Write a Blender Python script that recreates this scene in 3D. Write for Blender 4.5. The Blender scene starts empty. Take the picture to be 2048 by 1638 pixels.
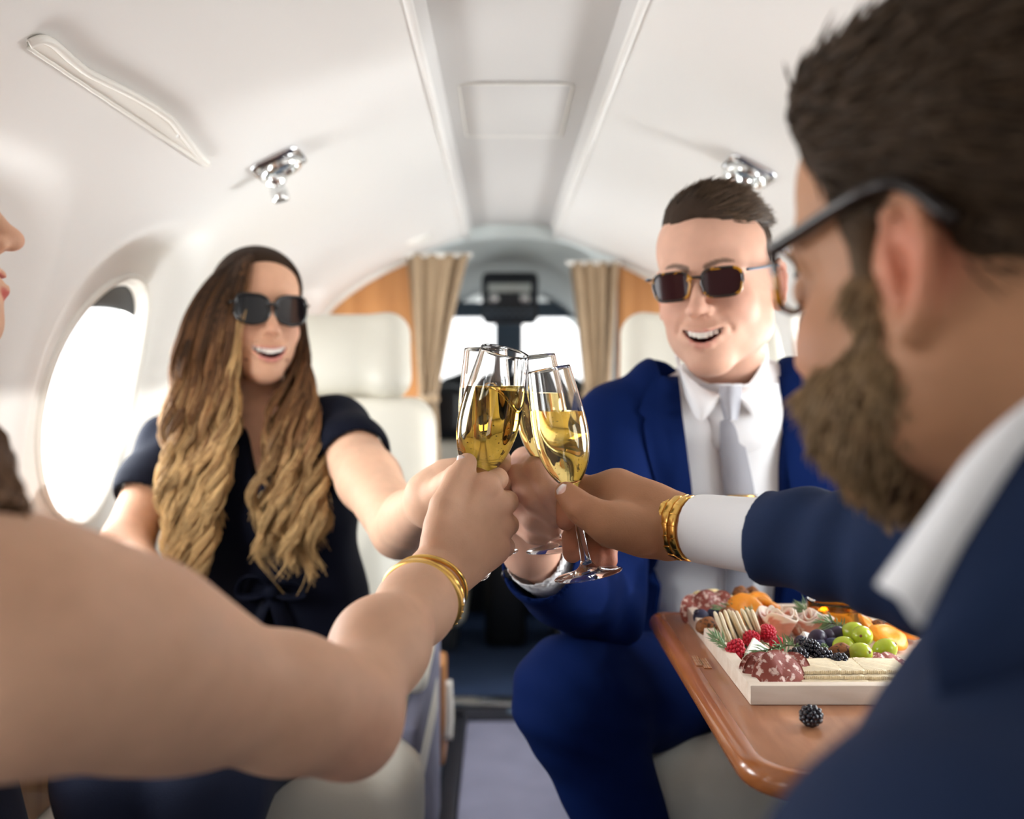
# Champagne toast in a small jet cabin - everything procedural, metres, camera looks along +Y
import bpy, bmesh, math, random
import numpy as np
from mathutils import Matrix, Vector
F = np.float32
rng = np.random.default_rng(11)
random.seed(5)
scene = bpy.context.scene
COL = scene.collection
Z0 = 0.97                      # lens height above the aisle floor
def P(px, py, d):              # a point of the calibrated view at depth d
    return np.array([(px - 1004) / 2000 * d, d, Z0 - (py - 755) / 2000 * d])
def PZ(px, py, zrel):          # where that line of sight meets the level Z0+zrel
    return P(px, py, -zrel * 2000 / (py - 755))
# ------------------------------------------------------------------ camera, light, exposure
cam = bpy.data.cameras.new('camera')
cam_o = bpy.data.objects.new('camera', cam); COL.objects.link(cam_o)
cam_o.location = (0, 0, Z0); cam_o.rotation_euler = (math.pi / 2, 0, 0)
cam.sensor_width = 36; cam.lens = 36 * 2000 / 2048
cam.shift_x = 20 / 2048; cam.shift_y = -64 / 2048
cam.clip_start = 0.02; cam.clip_end = 500
cam.dof.use_dof = True; cam.dof.focus_distance = 0.935; cam.dof.aperture_fstop = 3.2
scene.camera = cam_o
vs = scene.view_settings
scene.display_settings.display_device = 'sRGB'
vs.view_transform = 'Standard'; vs.look = 'None'; vs.gamma = 1; vs.use_curve_mapping = False
vs.exposure = -0.02
W_STRENGTH = 3.0
world = bpy.data.worlds.new('sky'); scene.world = world; world.use_nodes = True
wn = world.node_tree; wn.nodes.clear()
wo = wn.nodes.new('ShaderNodeOutputWorld'); wb = wn.nodes.new('ShaderNodeBackground')
wt = wn.nodes.new('ShaderNodeTexCoord'); ws = wn.nodes.new('ShaderNodeSeparateXYZ'); wr = wn.nodes.new('ShaderNodeValToRGB')
wn.links.new(wt.outputs['Generated'], ws.inputs[0]); wn.links.new(ws.outputs['Z'], wr.inputs[0])
wr.color_ramp.elements[0].position = 0.0; wr.color_ramp.elements[0].color = (1.0, 0.98, 0.95, 1)
wr.color_ramp.elements[1].position = 0.6; wr.color_ramp.elements[1].color = (0.80, 0.90, 1.0, 1)
wn.links.new(wr.outputs[0], wb.inputs[0]); wb.inputs[1].default_value = W_STRENGTH
wn.links.new(wb.outputs[0], wo.inputs[0])
def sun(direction, strength, angle, color=(1, .97, .92)):
    l = bpy.data.lights.new('sun', 'SUN'); l.energy = strength; l.angle = angle; l.color = color
    o = bpy.data.objects.new('sun', l); COL.objects.link(o)
    o.rotation_euler = Vector(direction).to_track_quat('-Z', 'Y').to_euler(); return o
def area(name, loc, target, sx, sy, power, color=(.95, .985, 1)):
    l = bpy.data.lights.new(name, 'AREA'); l.shape = 'RECTANGLE'; l.size = sx; l.size_y = sy; l.energy = power; l.color = color
    o = bpy.data.objects.new(name, l); COL.objects.link(o); o.location = loc
    o.rotation_euler = (Vector(target) - Vector(loc)).to_track_quat('-Z', 'Y').to_euler(); return o
sun((-1, .22, -.10), 2.2, .02)
area('partition_fill', (1.25, 1.72, Z0 - .20), (-.45, 3.05, Z0 + .20), .35, .35, 18)  # added lamp outside the right windows brightens the left partition; no wing built
for sx in (-1, 1):      # daylight arriving through each cabin window
    for wy in (.49, 1.06, 1.63, 2.20, 2.77): area('window_daylight', (.027 + sx*.80, wy, Z0 + .02), (.027, wy, Z0 - .02), .36, .42, (9.0 if sx < 0 else 6.5)*(.4 if wy < .6 else 1))

# ------------------------------------------------------------------ tags and mesh helpers
def tag(o, label=None, cat=None, group=None, kind=None):
    if label: o['label'] = label
    if cat: o['category'] = cat
    if group: o['group'] = group
    if kind: o['kind'] = kind
    return o
def empty(name, loc=(0, 0, 0), label=None, cat=None, group=None):
    o = bpy.data.objects.new(name, None); COL.objects.link(o); o.location = loc; o.empty_display_size = .05
    return tag(o, label, cat, group)
def link(name, me, mat=None, parent=None, kind=None, loc=None):
    o = bpy.data.objects.new(name, me); COL.objects.link(o)
    if mat is not None and not me.materials:
        for m in (mat if isinstance(mat, (list, tuple)) else [mat]): me.materials.append(m)
    if parent is not None:
        o.parent = parent
        if loc is None: o.location = -np.array(parent_world(parent))
    if loc is not None: o.location = loc
    if kind: o['kind'] = kind
    return o
def parent_world(p):           # our parents are only ever translated
    v = np.array(p.location[:])
    return v + (parent_world(p.parent) if p.parent else 0)
def np_mesh(name, V, Q, col=None, smooth=True):
    V = np.asarray(V, F); me = bpy.data.meshes.new(name)
    if isinstance(Q, np.ndarray):
        n, k = Q.shape
        me.vertices.add(len(V)); me.vertices.foreach_set('co', V.ravel())
        me.loops.add(n * k); me.loops.foreach_set('vertex_index', Q.astype(np.int32).ravel())
        me.polygons.add(n); me.polygons.foreach_set('loop_start', np.arange(0, n * k, k, dtype=np.int32))
        me.polygons.foreach_set('loop_total', np.full(n, k, np.int32))
        me.polygons.foreach_set('use_smooth', np.full(n, smooth, bool))
        me.update(calc_edges=True); me.validate()
    else:
        me.from_pydata([tuple(map(float, v)) for v in V], [], Q); me.update()
        me.polygons.foreach_set('use_smooth', np.full(len(me.polygons), smooth, bool))
    if col is not None:
        a = me.attributes.new('Col', 'FLOAT_COLOR', 'POINT')
        a.data.foreach_set('color', np.c_[np.asarray(col, F), np.ones(len(V), F)].ravel().astype(F))
    return me
def obj(name, V, Q, mat, parent=None, col=None, smooth=True, kind=None):
    return link(name, np_mesh(name, V, Q, col, smooth), mat, parent, kind)
def bm_obj(name, bm, mat, parent=None, smooth=True, kind=None, auto=None):
    bmesh.ops.recalc_face_normals(bm, faces=bm.faces)
    me = bpy.data.meshes.new(name); bm.to_mesh(me); bm.free()
    me.polygons.foreach_set('use_smooth', np.full(len(me.polygons), smooth, bool))
    if auto: me.set_sharp_from_angle(angle=math.radians(auto))
    return link(name, me, mat, parent, kind)
def box_bm(c, h, bev=0.0, seg=2, R=None, bm=None):
    b = bmesh.new(); bmesh.ops.create_cube(b, size=2)
    bmesh.ops.scale(b, vec=h, verts=b.verts)
    if bev: bmesh.ops.bevel(b, geom=b.edges[:], offset=bev, segments=seg, affect='EDGES', profile=.5)
    M = Matrix.Translation(Vector(c)) @ (Matrix(R).to_4x4() if R is not None else Matrix.Identity(4))
    bmesh.ops.transform(b, matrix=M, verts=b.verts)
    if bm is None: return b
    me = bpy.data.meshes.new('t'); b.to_mesh(me); b.free(); bm.from_mesh(me); bpy.data.meshes.remove(me); return bm
def box(name, c, h, mat, parent=None, bev=.004, seg=2, R=None, kind=None):
    return bm_obj(name, box_bm(c, h, bev, seg, R), mat, parent, kind=kind, auto=40)
def frame_from(z, x=(1, 0, 0)):
    z = np.array(z, float); z /= np.linalg.norm(z); x = np.array(x, float); x = x - z * x.dot(z); x /= np.linalg.norm(x)
    return np.stack([x, np.cross(z, x), z], 1)
def tube(pts, r, n=10, closed=False, flat=None, ref=(0, 0, 1), caps=True):
    """swept tube through pts; r scalar or per-point; flat=(a,b) scales the section"""
    pts = np.asarray(pts, float); m = len(pts); r = np.broadcast_to(np.asarray(r, float), (m,))
    if closed: t = np.roll(pts, -1, 0) - np.roll(pts, 1, 0)
    else: t = np.gradient(pts, axis=0)
    t /= np.linalg.norm(t, axis=1, keepdims=True) + 1e-12
    ref = np.asarray(ref, float)
    if ref.ndim == 1:
        s = np.zeros((m, 3)); v = np.cross(t[0], ref)
        if np.linalg.norm(v) < 1e-3: v = np.cross(t[0], (1, 0, .1))
        s[0] = v / np.linalg.norm(v)
        for i in range(1, m):
            v = s[i-1] - t[i] * t[i].dot(s[i-1]); s[i] = v / (np.linalg.norm(v) + 1e-12)
    else:
        s = np.cross(t, ref); s /= np.linalg.norm(s, axis=1, keepdims=True)
    u = np.cross(s, t); a = np.linspace(0, 2 * np.pi, n, endpoint=False); fa, fb = flat or (1, 1)
    V = pts[:, None] + r[:, None, None] * (np.cos(a)[None, :, None] * s[:, None] * fa + np.sin(a)[None, :, None] * u[:, None] * fb)
    V = V.reshape(-1, 3); Q = []
    for i in range(m if closed else m - 1):
        j = (i + 1) % m
        for k in range(n): Q.append((i*n+k, i*n+(k+1) % n, j*n+(k+1) % n, j*n+k))
    if not closed and caps: Q.append(tuple(range(n))[::-1]); Q.append(tuple((m-1)*n + k for k in range(n)))
    return V, Q
def merge(parts):
    V = []; Q = []; o = 0
    for v, q in parts:
        V.append(np.asarray(v, float)); Q += [tuple(i + o for i in f) for f in q]; o += len(v)
    return np.concatenate(V), Q
def lathe(prof, n=48, closed=False):
    """profile (r,z) revolved round z; points with r=0 become poles"""
    V = []; idx = []
    for r, z in prof:
        if r < 1e-6: idx.append([len(V)] * n); V.append((0, 0, z))
        else:
            idx.append(list(range(len(V), len(V) + n)))
            V += [(r * math.cos(2*math.pi*k/n), r * math.sin(2*math.pi*k/n), z) for k in range(n)]
    Q = []; m = len(prof)
    for i in range(m if closed else m - 1):
        a, b = idx[i], idx[(i + 1) % m]
        for k in range(n):
            f = [a[k], a[(k+1) % n], b[(k+1) % n], b[k]]; g = []
            for x in f:
                if x not in g: g.append(x)
            if len(g) > 2: Q.append(tuple(g))
    return np.array(V), Q
def spline(pts, n):
    """Catmull-Rom through pts (any dimension)"""
    p = np.asarray(pts, float); m = len(p)
    q = np.vstack([2*p[0]-p[1], p, 2*p[-1]-p[-2]]); t = np.linspace(0, m - 1 - 1e-9, n); i = t.astype(int); f = (t - i)[:, None]
    a, b, c, d = q[i], q[i+1], q[i+2], q[i+3]
    return .5 * (2*b + (c-a)*f + (2*a-5*b+4*c-d)*f**2 + (3*b-a-3*c+d)*f**3)
def vnoise(p, s, seed=0):
    """cheap smooth 3-D noise in -1..1"""
    q = np.asarray(p, float) * s; r = 0
    g = np.random.default_rng(seed)
    for k in range(5):
        w = g.normal(size=3); w = w / np.linalg.norm(w) * (1 + .5*k); r = r + np.sin(q @ w + g.uniform(0, 6.28)) / (1 + .35*k)
    return r / 3
# ------------------------------------------------------------------ signed-distance sculpting and surface nets
class SDF:
    def __init__(s): s.p = []
    def add(s, f, c, r, k, op): s.p.append((f, np.asarray(c, F), float(r), k, op)); return s
    def rc(s, a, b, r1, r2=None, k=.01, op='u'):
        a = np.asarray(a, F); b = np.asarray(b, F); r2 = r1 if r2 is None else r2; ba = b - a; L = max(float(ba @ ba), 1e-12)
        def f(p):
            q = p - a; h = np.clip((q @ ba) / L, 0, 1).astype(F)
            return np.sqrt(((q - h[..., None] * ba) ** 2).sum(-1)) - (r1 + (r2 - r1) * h)
        return s.add(f, (a+b)/2, L**.5/2 + max(r1, r2), k, op)
    def chain(s, pts, rad, k=.01, op='u'):
        for i in range(len(pts) - 1): s.rc(pts[i], pts[i+1], rad[i], rad[i+1], k, op)
        return s
    def el(s, c, r, R=None, k=.01, op='u'):
        c = np.asarray(c, F); r = np.asarray(r, F); Rm = None if R is None else np.asarray(R, F)
        def f(p):
            q = p - c
            if Rm is not None: q = q @ Rm
            k0 = np.sqrt(((q / r) ** 2).sum(-1)); k1 = np.sqrt(((q / r**2) ** 2).sum(-1)) + F(1e-9)
            return k0 * (k0 - 1) / k1
        return s.add(f, c, r.max(), k, op)
    def ec(s, a, b, side, ra, rb, k=.02, op='u'):
        """cone with an elliptical section: ra=(along side, across) at a, rb at b"""
        a = np.asarray(a, F); b = np.asarray(b, F); ba = b - a; L = float(np.linalg.norm(ba)); t = ba / L
        sd = np.asarray(side, F); sd = sd - t * (sd @ t); sd = sd / np.linalg.norm(sd); u = np.cross(t, sd).astype(F)
        ra = np.asarray(ra, F); rb = np.asarray(rb, F)
        def f(p):
            q = p - a; h = q @ t; hc = np.clip(h / L, 0, 1).astype(F); x = q @ sd; y = q @ u
            rx = ra[0] + (rb[0]-ra[0])*hc; ry = ra[1] + (rb[1]-ra[1])*hc
            m = np.minimum(rx, ry); ax = h - hc * L
            k0 = np.sqrt((x/rx)**2 + (y/ry)**2 + (ax/m)**2); k1 = np.sqrt((x/rx**2)**2 + (y/ry**2)**2 + (ax/m**2)**2) + F(1e-9)
            return k0 * (k0 - 1) / k1
        return s.add(f, (a+b)/2, L/2 + max(ra.max(), rb.max()), k, op)
    def box(s, c, h, R=None, rad=.005, k=.005, op='u'):
        c = np.asarray(c, F); h = np.asarray(h, F) - F(rad); Rm = None if R is None else np.asarray(R, F)
        def f(p):
            q = p - c
            if Rm is not None: q = q @ Rm
            q = np.abs(q) - h
            return np.sqrt((np.maximum(q, 0)**2).sum(-1)) + np.minimum(q.max(-1), 0) - F(rad)
        return s.add(f, c, float(np.linalg.norm(h)) + rad, k, op)
    def cut(s, pt, n, k=.004):
        pt = np.asarray(pt, F); n = np.asarray(n, F); n = n / np.linalg.norm(n)
        return s.add(lambda p: (p - pt) @ n, pt, 0, k, 'i')
    def disp(s, fn): return s.add(fn, (0, 0, 0), 0, 0, 'n')
    @staticmethod
    def comb(D, d, k, op):
        if op == 'n': return D + d
        if op == 'u':
            h = np.maximum(k - np.abs(D - d), 0) / k; return np.minimum(D, d) - h*h*k*F(.25)
        if op == 's': d = -d
        h = np.maximum(k - np.abs(D - d), 0) / k; return np.maximum(D, d) + h*h*k*F(.25)
    def __call__(s, p):
        p = np.asarray(p, F); D = np.full(p.shape[:-1], 1e3, F)
        for f, c, r, k, op in s.p: D = s.comb(D, f(p).astype(F), F(max(k, 1e-6)), op)
        return D
    def mesh(s, cell, B=8, clip=None):
        bs = cell * B; us = [q for q in s.p if q[4] == 'u']
        lo = np.min([q[1] - q[2] for q in us], 0) - bs; hi = np.max([q[1] + q[2] for q in us], 0) + bs
        if clip is not None: lo = np.maximum(lo, clip[0]); hi = np.minimum(hi, clip[1])
        nb = np.ceil((hi - lo) / bs).astype(int)
        bi = np.stack(np.meshgrid(*[np.arange(n) for n in nb], indexing='ij'), -1).reshape(-1, 3)
        c = (lo + (bi + .5) * bs).astype(F); rad = bs * .87; D = np.full(len(c), 1e3, F); pd = []
        for f, cc, r, k, op in s.p:
            d = f(c).astype(F); pd.append(d); D = s.comb(D, d, F(max(k, 1e-6)), op)
        keep = np.abs(D) < rad * 3.0 + .008; bi = bi[keep]; pd = [d[keep] for d in pd]
        lin = np.arange(B + 1); g = np.stack(np.meshgrid(lin, lin, lin, indexing='ij'), -1).reshape(-1, 3)
        base = (bi * B).astype(np.int64); N = nb * B + 2
        Vs = []; Ks = []; edges = []
        for st in range(0, len(bi), 1500):
            sl = slice(st, st + 1500); gi = base[sl][:, None] + g[None]; pts = (lo + gi * cell).astype(F); m = len(pts)
            D = np.full((m, len(g)), 1e3, F)
            for (f, cc, r, k, op), d in zip(s.p, pd):
                d = d[sl]
                if op == 'u': act = d < rad * 3.5 + k*1.5 + .02
                elif op == 's': act = d < rad * 3.5 + k*1.5 + .02
                elif op == 'i': act = d > -(rad * 3.5 + k*1.5 + .02)
                else: act = np.ones(m, bool)
                if act.all(): D = s.comb(D, f(pts).astype(F), F(max(k, 1e-6)), op)
                elif act.any(): D[act] = s.comb(D[act], f(pts[act]).astype(F), F(max(k, 1e-6)), op)
            D = D.reshape(m, B+1, B+1, B+1); G = gi.reshape(m, B+1, B+1, B+1, 3); ins = D < 0
            crn = [(x, y, z) for x in (0, 1) for y in (0, 1) for z in (0, 1)]
            cnt = sum(ins[:, x:x+B, y:y+B, z:z+B].astype(np.int8) for x, y, z in crn)
            w = np.argwhere((cnt > 0) & (cnt < 8))
            if len(w):
                val = np.stack([D[w[:, 0], w[:, 1]+x, w[:, 2]+y, w[:, 3]+z] for x, y, z in crn], 1)
                acc = np.zeros((len(w), 3), F); n = np.zeros(len(w), F)
                for i in range(8):
                    for b in (1, 2, 4):
                        j = i | b
                        if j == i: continue
                        a_, b_ = val[:, i], val[:, j]; x = (a_ < 0) != (b_ < 0); t = a_ / np.where(x, a_ - b_, 1)
                        p0 = np.array(crn[i], F); p1 = np.array(crn[j], F)
                        acc += np.where(x[:, None], p0 + t[:, None]*(p1 - p0), 0); n += x
                ci = G[w[:, 0], w[:, 1], w[:, 2], w[:, 3]]
                Vs.append(lo + (ci + acc / n[:, None]) * cell); Ks.append((ci[:, 0]*N[1] + ci[:, 1])*N[2] + ci[:, 2])
            I = ins[:, :B, :B, :B]
            for ax in range(3):
                J = [ins[:, 1:, :B, :B], ins[:, :B, 1:, :B], ins[:, :B, :B, 1:]][ax]
                e = np.argwhere(I != J)
                if len(e):
                    ci = G[e[:, 0], e[:, 1], e[:, 2], e[:, 3]]; edges.append((ax, ci, I[e[:, 0], e[:, 1], e[:, 2], e[:, 3]]))
        V = np.concatenate(Vs); K = np.concatenate(Ks); o = np.argsort(K); K = K[o]; V = V[o]; Q = []
        for ax, ci, sg in edges:
            u = np.eye(3, dtype=np.int64)[(ax + 1) % 3]; v = np.eye(3, dtype=np.int64)[(ax + 2) % 3]; q = []
            ok = np.ones(len(ci), bool)
            for dlt in (-u - v, -v, 0*u, -u):
                cc = ci + dlt; key = (cc[:, 0]*N[1] + cc[:, 1])*N[2] + cc[:, 2]
                ix = np.minimum(np.searchsorted(K, key), len(K)-1); ok &= K[ix] == key; q.append(ix)
            q = np.stack(q, 1); q[~sg] = q[~sg][:, ::-1]; Q.append(q[ok])
        return V, np.concatenate(Q)
    def surf(s, o, d, tmax=.6, n=40):
        """march rays o+t*d to the surface; returns points (misses keep t=tmax)"""
        o = np.asarray(o, F); d = np.asarray(d, F); d = d / np.linalg.norm(d, axis=-1, keepdims=True); t = np.zeros(o.shape[:-1], F)
        for _ in range(n): t = np.minimum(t + .8 * s(o + t[..., None]*d), tmax)
        return o + t[..., None]*d
def relax(V, Q, it=2, f=.5):
    for _ in range(it):
        acc = np.zeros_like(V); n = np.zeros(len(V))
        for a, b in ((0, 1), (1, 2), (2, 3), (3, 0)):
            for i, j in ((a, b), (b, a)):
                for ax in range(3): acc[:, ax] += np.bincount(Q[:, i], V[Q[:, j], ax], len(V))
                n += np.bincount(Q[:, i], minlength=len(V))
        V = V + f * (acc / np.maximum(n, 1)[:, None] - V)
    return V
def strands(paths, rad, col, sides=3):
    """paths (N,M,3), rad (M,) or (N,M), col (N,M,3) -> one mesh of thin tapered tubes"""
    N, M, _ = paths.shape; rad = np.broadcast_to(rad, (N, M))
    t = np.gradient(paths, axis=1); t /= np.linalg.norm(t, axis=2, keepdims=True) + 1e-9
    ref = np.array([.3, -.9, .3]); s = np.cross(t, ref); s /= np.linalg.norm(s, axis=2, keepdims=True) + 1e-9; u = np.cross(s, t)
    a = np.arange(sides) * 2 * np.pi / sides
    V = paths[:, :, None] + rad[..., None, None] * (np.cos(a)[:, None]*s[:, :, None] + np.sin(a)[:, None]*u[:, :, None])
    C = np.repeat(col[:, :, None], sides, 2)
    n0 = np.arange(N)[:, None, None]*M*sides; m0 = np.arange(M-1)[None, :, None]*sides; k = np.arange(sides)[None, None]; k1 = (k+1) % sides
    Q = np.stack([n0+m0+k, n0+m0+k1, n0+m0+sides+k1, n0+m0+sides+k], -1).reshape(-1, 4)
    return V.reshape(-1, 3), Q, C.reshape(-1, 3)
# ------------------------------------------------------------------ materials
def srgb(r, g, b):
    f = lambda c: (c/255/12.92) if c/255 <= .04045 else ((c/255+.055)/1.055)**2.4
    return (f(r), f(g), f(b))
def mat(name, color=(.8, .8, .8), rough=.5, metal=0, attr=False, bump=0, bscale=400, vary=0, vscale=8, sss=0, coat=0, sheen=0, trans=0, ior=1.45, wood=None, stretch=None, spec=None, aniso=0, spots=None):
    m = bpy.data.materials.new(name); m.use_nodes = True; nt = m.node_tree; b = nt.nodes['Principled BSDF']; L = nt.links.new
    b.inputs['Base Color'].default_value = (*color, 1); b.inputs['Roughness'].default_value = rough; b.inputs['Metallic'].default_value = metal
    b.inputs['IOR'].default_value = ior; b.inputs['Transmission Weight'].default_value = trans
    if spec is not None: b.inputs['Specular IOR Level'].default_value = spec
    if coat: b.inputs['Coat Weight'].default_value = coat; b.inputs['Coat Roughness'].default_value = .08
    if sheen: b.inputs['Sheen Weight'].default_value = sheen; b.inputs['Sheen Roughness'].default_value = .4
    if sss:
        b.inputs['Subsurface Weight'].default_value = sss; b.inputs['Subsurface Radius'].default_value = (1, .35, .2); b.inputs['Subsurface Scale'].default_value = .006
    if aniso: b.inputs['Anisotropic'].default_value = aniso
    tc = nt.nodes.new('ShaderNodeTexCoord'); co = tc.outputs['Object']
    if stretch:
        mp = nt.nodes.new('ShaderNodeMapping'); mp.inputs['Scale'].default_value = stretch; L(co, mp.inputs[0]); co = mp.outputs[0]
    src = None
    if attr:
        a = nt.nodes.new('ShaderNodeAttribute'); a.attribute_name = 'Col'; src = a.outputs['Color']
    if wood:
        n = nt.nodes.new('ShaderNodeTexNoise'); n.inputs['Scale'].default_value = vscale; n.inputs['Detail'].default_value = 6; n.inputs['Distortion'].default_value = .6; L(co, n.inputs[0])
        r = nt.nodes.new('ShaderNodeValToRGB'); r.color_ramp.elements[0].color = (*color, 1); r.color_ramp.elements[1].color = (*wood, 1)
        r.color_ramp.elements[0].position = .35; r.color_ramp.elements[1].position = .68; L(n.outputs[0], r.inputs[0]); src = r.outputs[0]
    if spots:
        n = nt.nodes.new('ShaderNodeTexNoise'); n.inputs['Scale'].default_value = vscale; n.inputs['Detail'].default_value = 3; L(co, n.inputs[0])
        r = nt.nodes.new('ShaderNodeValToRGB'); r.color_ramp.elements[0].color = (*color, 1); r.color_ramp.elements[1].color = (*spots, 1)
        r.color_ramp.elements[0].position = .53; r.color_ramp.elements[1].position = .60; L(n.outputs[0], r.inputs[0]); src = r.outputs[0]
    if vary:
        n = nt.nodes.new('ShaderNodeTexNoise'); n.inputs['Scale'].default_value = vscale; n.inputs['Detail'].default_value = 4; L(co, n.inputs[0])
        h = nt.nodes.new('ShaderNodeHueSaturation'); mr = nt.nodes.new('ShaderNodeMapRange'); L(n.outputs[0], mr.inputs[0])
        mr.inputs['From Min'].default_value = .3; mr.inputs['From Max'].default_value = .7; mr.inputs['To Min'].default_value = 1-vary; mr.inputs['To Max'].default_value = 1+vary
        L(mr.outputs[0], h.inputs['Value'])
        if src: L(src, h.inputs['Color'])
        else: h.inputs['Color'].default_value = (*color, 1)
        src = h.outputs[0]
    if src: L(src, b.inputs['Base Color'])
    if bump:
        n = nt.nodes.new('ShaderNodeTexNoise'); n.inputs['Scale'].default_value = bscale; n.inputs['Detail'].default_value = 3; L(co, n.inputs[0])
        bp = nt.nodes.new('ShaderNodeBump'); bp.inputs['Strength'].default_value = bump; bp.inputs['Distance'].default_value = .001; L(n.outputs[0], bp.inputs['Height']); L(bp.outputs[0], b.inputs['Normal'])
    return m
def glass_mat(name, color=(1, 1, 1), rough=0, ior=1.45):
    m = bpy.data.materials.new(name); m.use_nodes = True; nt = m.node_tree; nt.nodes.clear()
    o = nt.nodes.new('ShaderNodeOutputMaterial'); g = nt.nodes.new('ShaderNodeBsdfGlass'); g.inputs['Color'].default_value = (*color, 1)
    g.inputs['Roughness'].default_value = rough; g.inputs['IOR'].default_value = ior; nt.links.new(g.outputs[0], o.inputs[0]); return m
def pane_mat(name, color=(1, 1, 1), refl=.08):
    m = bpy.data.materials.new(name); m.use_nodes = True; nt = m.node_tree; nt.nodes.clear()
    o = nt.nodes.new('ShaderNodeOutputMaterial'); t = nt.nodes.new('ShaderNodeBsdfTransparent'); g = nt.nodes.new('ShaderNodeBsdfGlossy'); x = nt.nodes.new('ShaderNodeMixShader')
    t.inputs[0].default_value = (*color, 1); g.inputs['Roughness'].default_value = .02; x.inputs[0].default_value = refl
    nt.links.new(t.outputs[0], x.inputs[1]); nt.links.new(g.outputs[0], x.inputs[2]); nt.links.new(x.outputs[0], o.inputs[0]); return m
M = {}
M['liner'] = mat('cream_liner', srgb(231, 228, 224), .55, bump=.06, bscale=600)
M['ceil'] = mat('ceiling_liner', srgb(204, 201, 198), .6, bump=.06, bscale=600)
M['plastic'] = mat('white_plastic', srgb(238, 234, 226), .4)
M['leather'] = mat('cream_leather', srgb(224, 219, 205), .42, bump=.25, bscale=260, vary=.03, vscale=6)
M['chrome'] = mat('chrome', (.78, .79, .78), .12, 1)
M['steel'] = mat('brushed_steel', (.62, .62, .61), .28, 1, aniso=.5)
M['gold'] = mat('gold', srgb(235, 190, 105), .22, 1)
M['gold_soft'] = mat('satin_gold', srgb(225, 180, 100), .35, 1, bump=.3, bscale=1500)
M['silver'] = mat('silver', (.8, .8, .82), .2, 1)
M['table'] = mat('varnished_walnut', srgb(160, 106, 74), .3, wood=srgb(186, 130, 94), vscale=5, stretch=(9, 1.4, 9), coat=.5)
M['table_edge'] = mat('varnished_walnut_edge', srgb(165, 96, 52), .25, wood=srgb(186, 116, 66), vscale=6, stretch=(9, 1.2, 9), coat=.6)
M['cabinet'] = mat('honey_wood_veneer', srgb(178, 118, 66), .38, wood=srgb(200, 140, 84), vscale=4, stretch=(8, 8, .8), coat=.2)
M['tray'] = mat('pale_wood', srgb(226, 208, 188), .55, wood=srgb(240, 226, 210), vscale=6, stretch=(1.5, 12, 12))
M['carpet'] = mat('navy_carpet', srgb(34, 52, 82), .95, bump=.5, bscale=700, vary=.15, vscale=60)
M['rubber'] = mat('dark_rubber', srgb(26, 27, 38), .6, vary=.1)
M['mat_grey'] = mat('grey_aisle_mat', srgb(120, 120, 140), .8, vary=.08, vscale=10, bump=.3, bscale=500)
M['dark'] = mat('dark_grey_panel', srgb(42, 46, 54), .5, vary=.06)
M['black'] = mat('black_plastic', srgb(14, 15, 18), .35)
M['bluegrey'] = mat('blue_grey_metal', srgb(92, 108, 126), .5)
M['curtain'] = mat('taupe_curtain', srgb(158, 134, 106), .8, sheen=.3, bump=.2, bscale=900, vary=.06, vscale=20)
M['headliner'] = mat('pale_grey_liner', srgb(205, 212, 210), .7)
M['glass'] = glass_mat('clear_glass', (1, 1, 1), 0, 1.45)
M['wine'] = glass_mat('champagne', (1.0, .875, .54), 0, 1.34)
M['bubble'] = glass_mat('bubble_gas', (1, 1, 1), 0, .80)
M['pane'] = pane_mat('window_acrylic', (.96, .97, .98), .05)
M['skin'] = mat('skin', attr=True, rough=.55, sss=.12, bump=.25, bscale=700, spec=.28, vary=.05, vscale=55)
M['hair'] = mat('hair', attr=True, rough=.45, spec=.18)
M['hair_m'] = mat('hair_matte', attr=True, rough=.7, spec=.12, bump=.6, bscale=350)
M['teeth'] = mat('teeth', srgb(240, 234, 224), .25, sss=.1)
M['nail'] = mat('nail', attr=True, rough=.25)
M['navy_top'] = mat('navy_crepe', srgb(12, 15, 30), .8, spec=.15, bump=.35, bscale=500, vary=.08, vscale=14)
M['navy_pant'] = mat('navy_trouser_cloth', srgb(14, 24, 50), .8, bump=.3, bscale=600)
M['suit_blue'] = mat('royal_blue_suiting', srgb(3, 25, 74), .85, spec=.12, bump=.35, bscale=800, vary=.05, vscale=16)
M['suit_navy'] = mat('navy_suiting', srgb(30, 44, 74), .85, spec=.2, bump=.4, bscale=900, vary=.08, vscale=25)
M['shirt'] = mat('white_cotton', srgb(240, 240, 242), .75, bump=.15, bscale=700)
M['tie'] = mat('silver_grey_silk', srgb(158, 158, 166), .45, sheen=.3, bump=.3, bscale=900)
M['frame_black'] = mat('black_acetate', srgb(10, 10, 12), .15, coat=.5)
M['frame_tort'] = mat('tortoise_acetate', srgb(34, 20, 14), .18, spots=srgb(190, 130, 20), vscale=70, coat=.5)
M['frame_brown'] = mat('dark_brown_acetate', srgb(30, 20, 16), .3)
M['lens_black'] = mat('black_lens', srgb(12, 12, 18), .04, coat=1)
M['lens_brown'] = mat('brown_lens', srgb(50, 26, 28), .08, spec=.18)
M['button'] = mat('dark_horn_button', srgb(22, 20, 26), .3)
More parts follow.
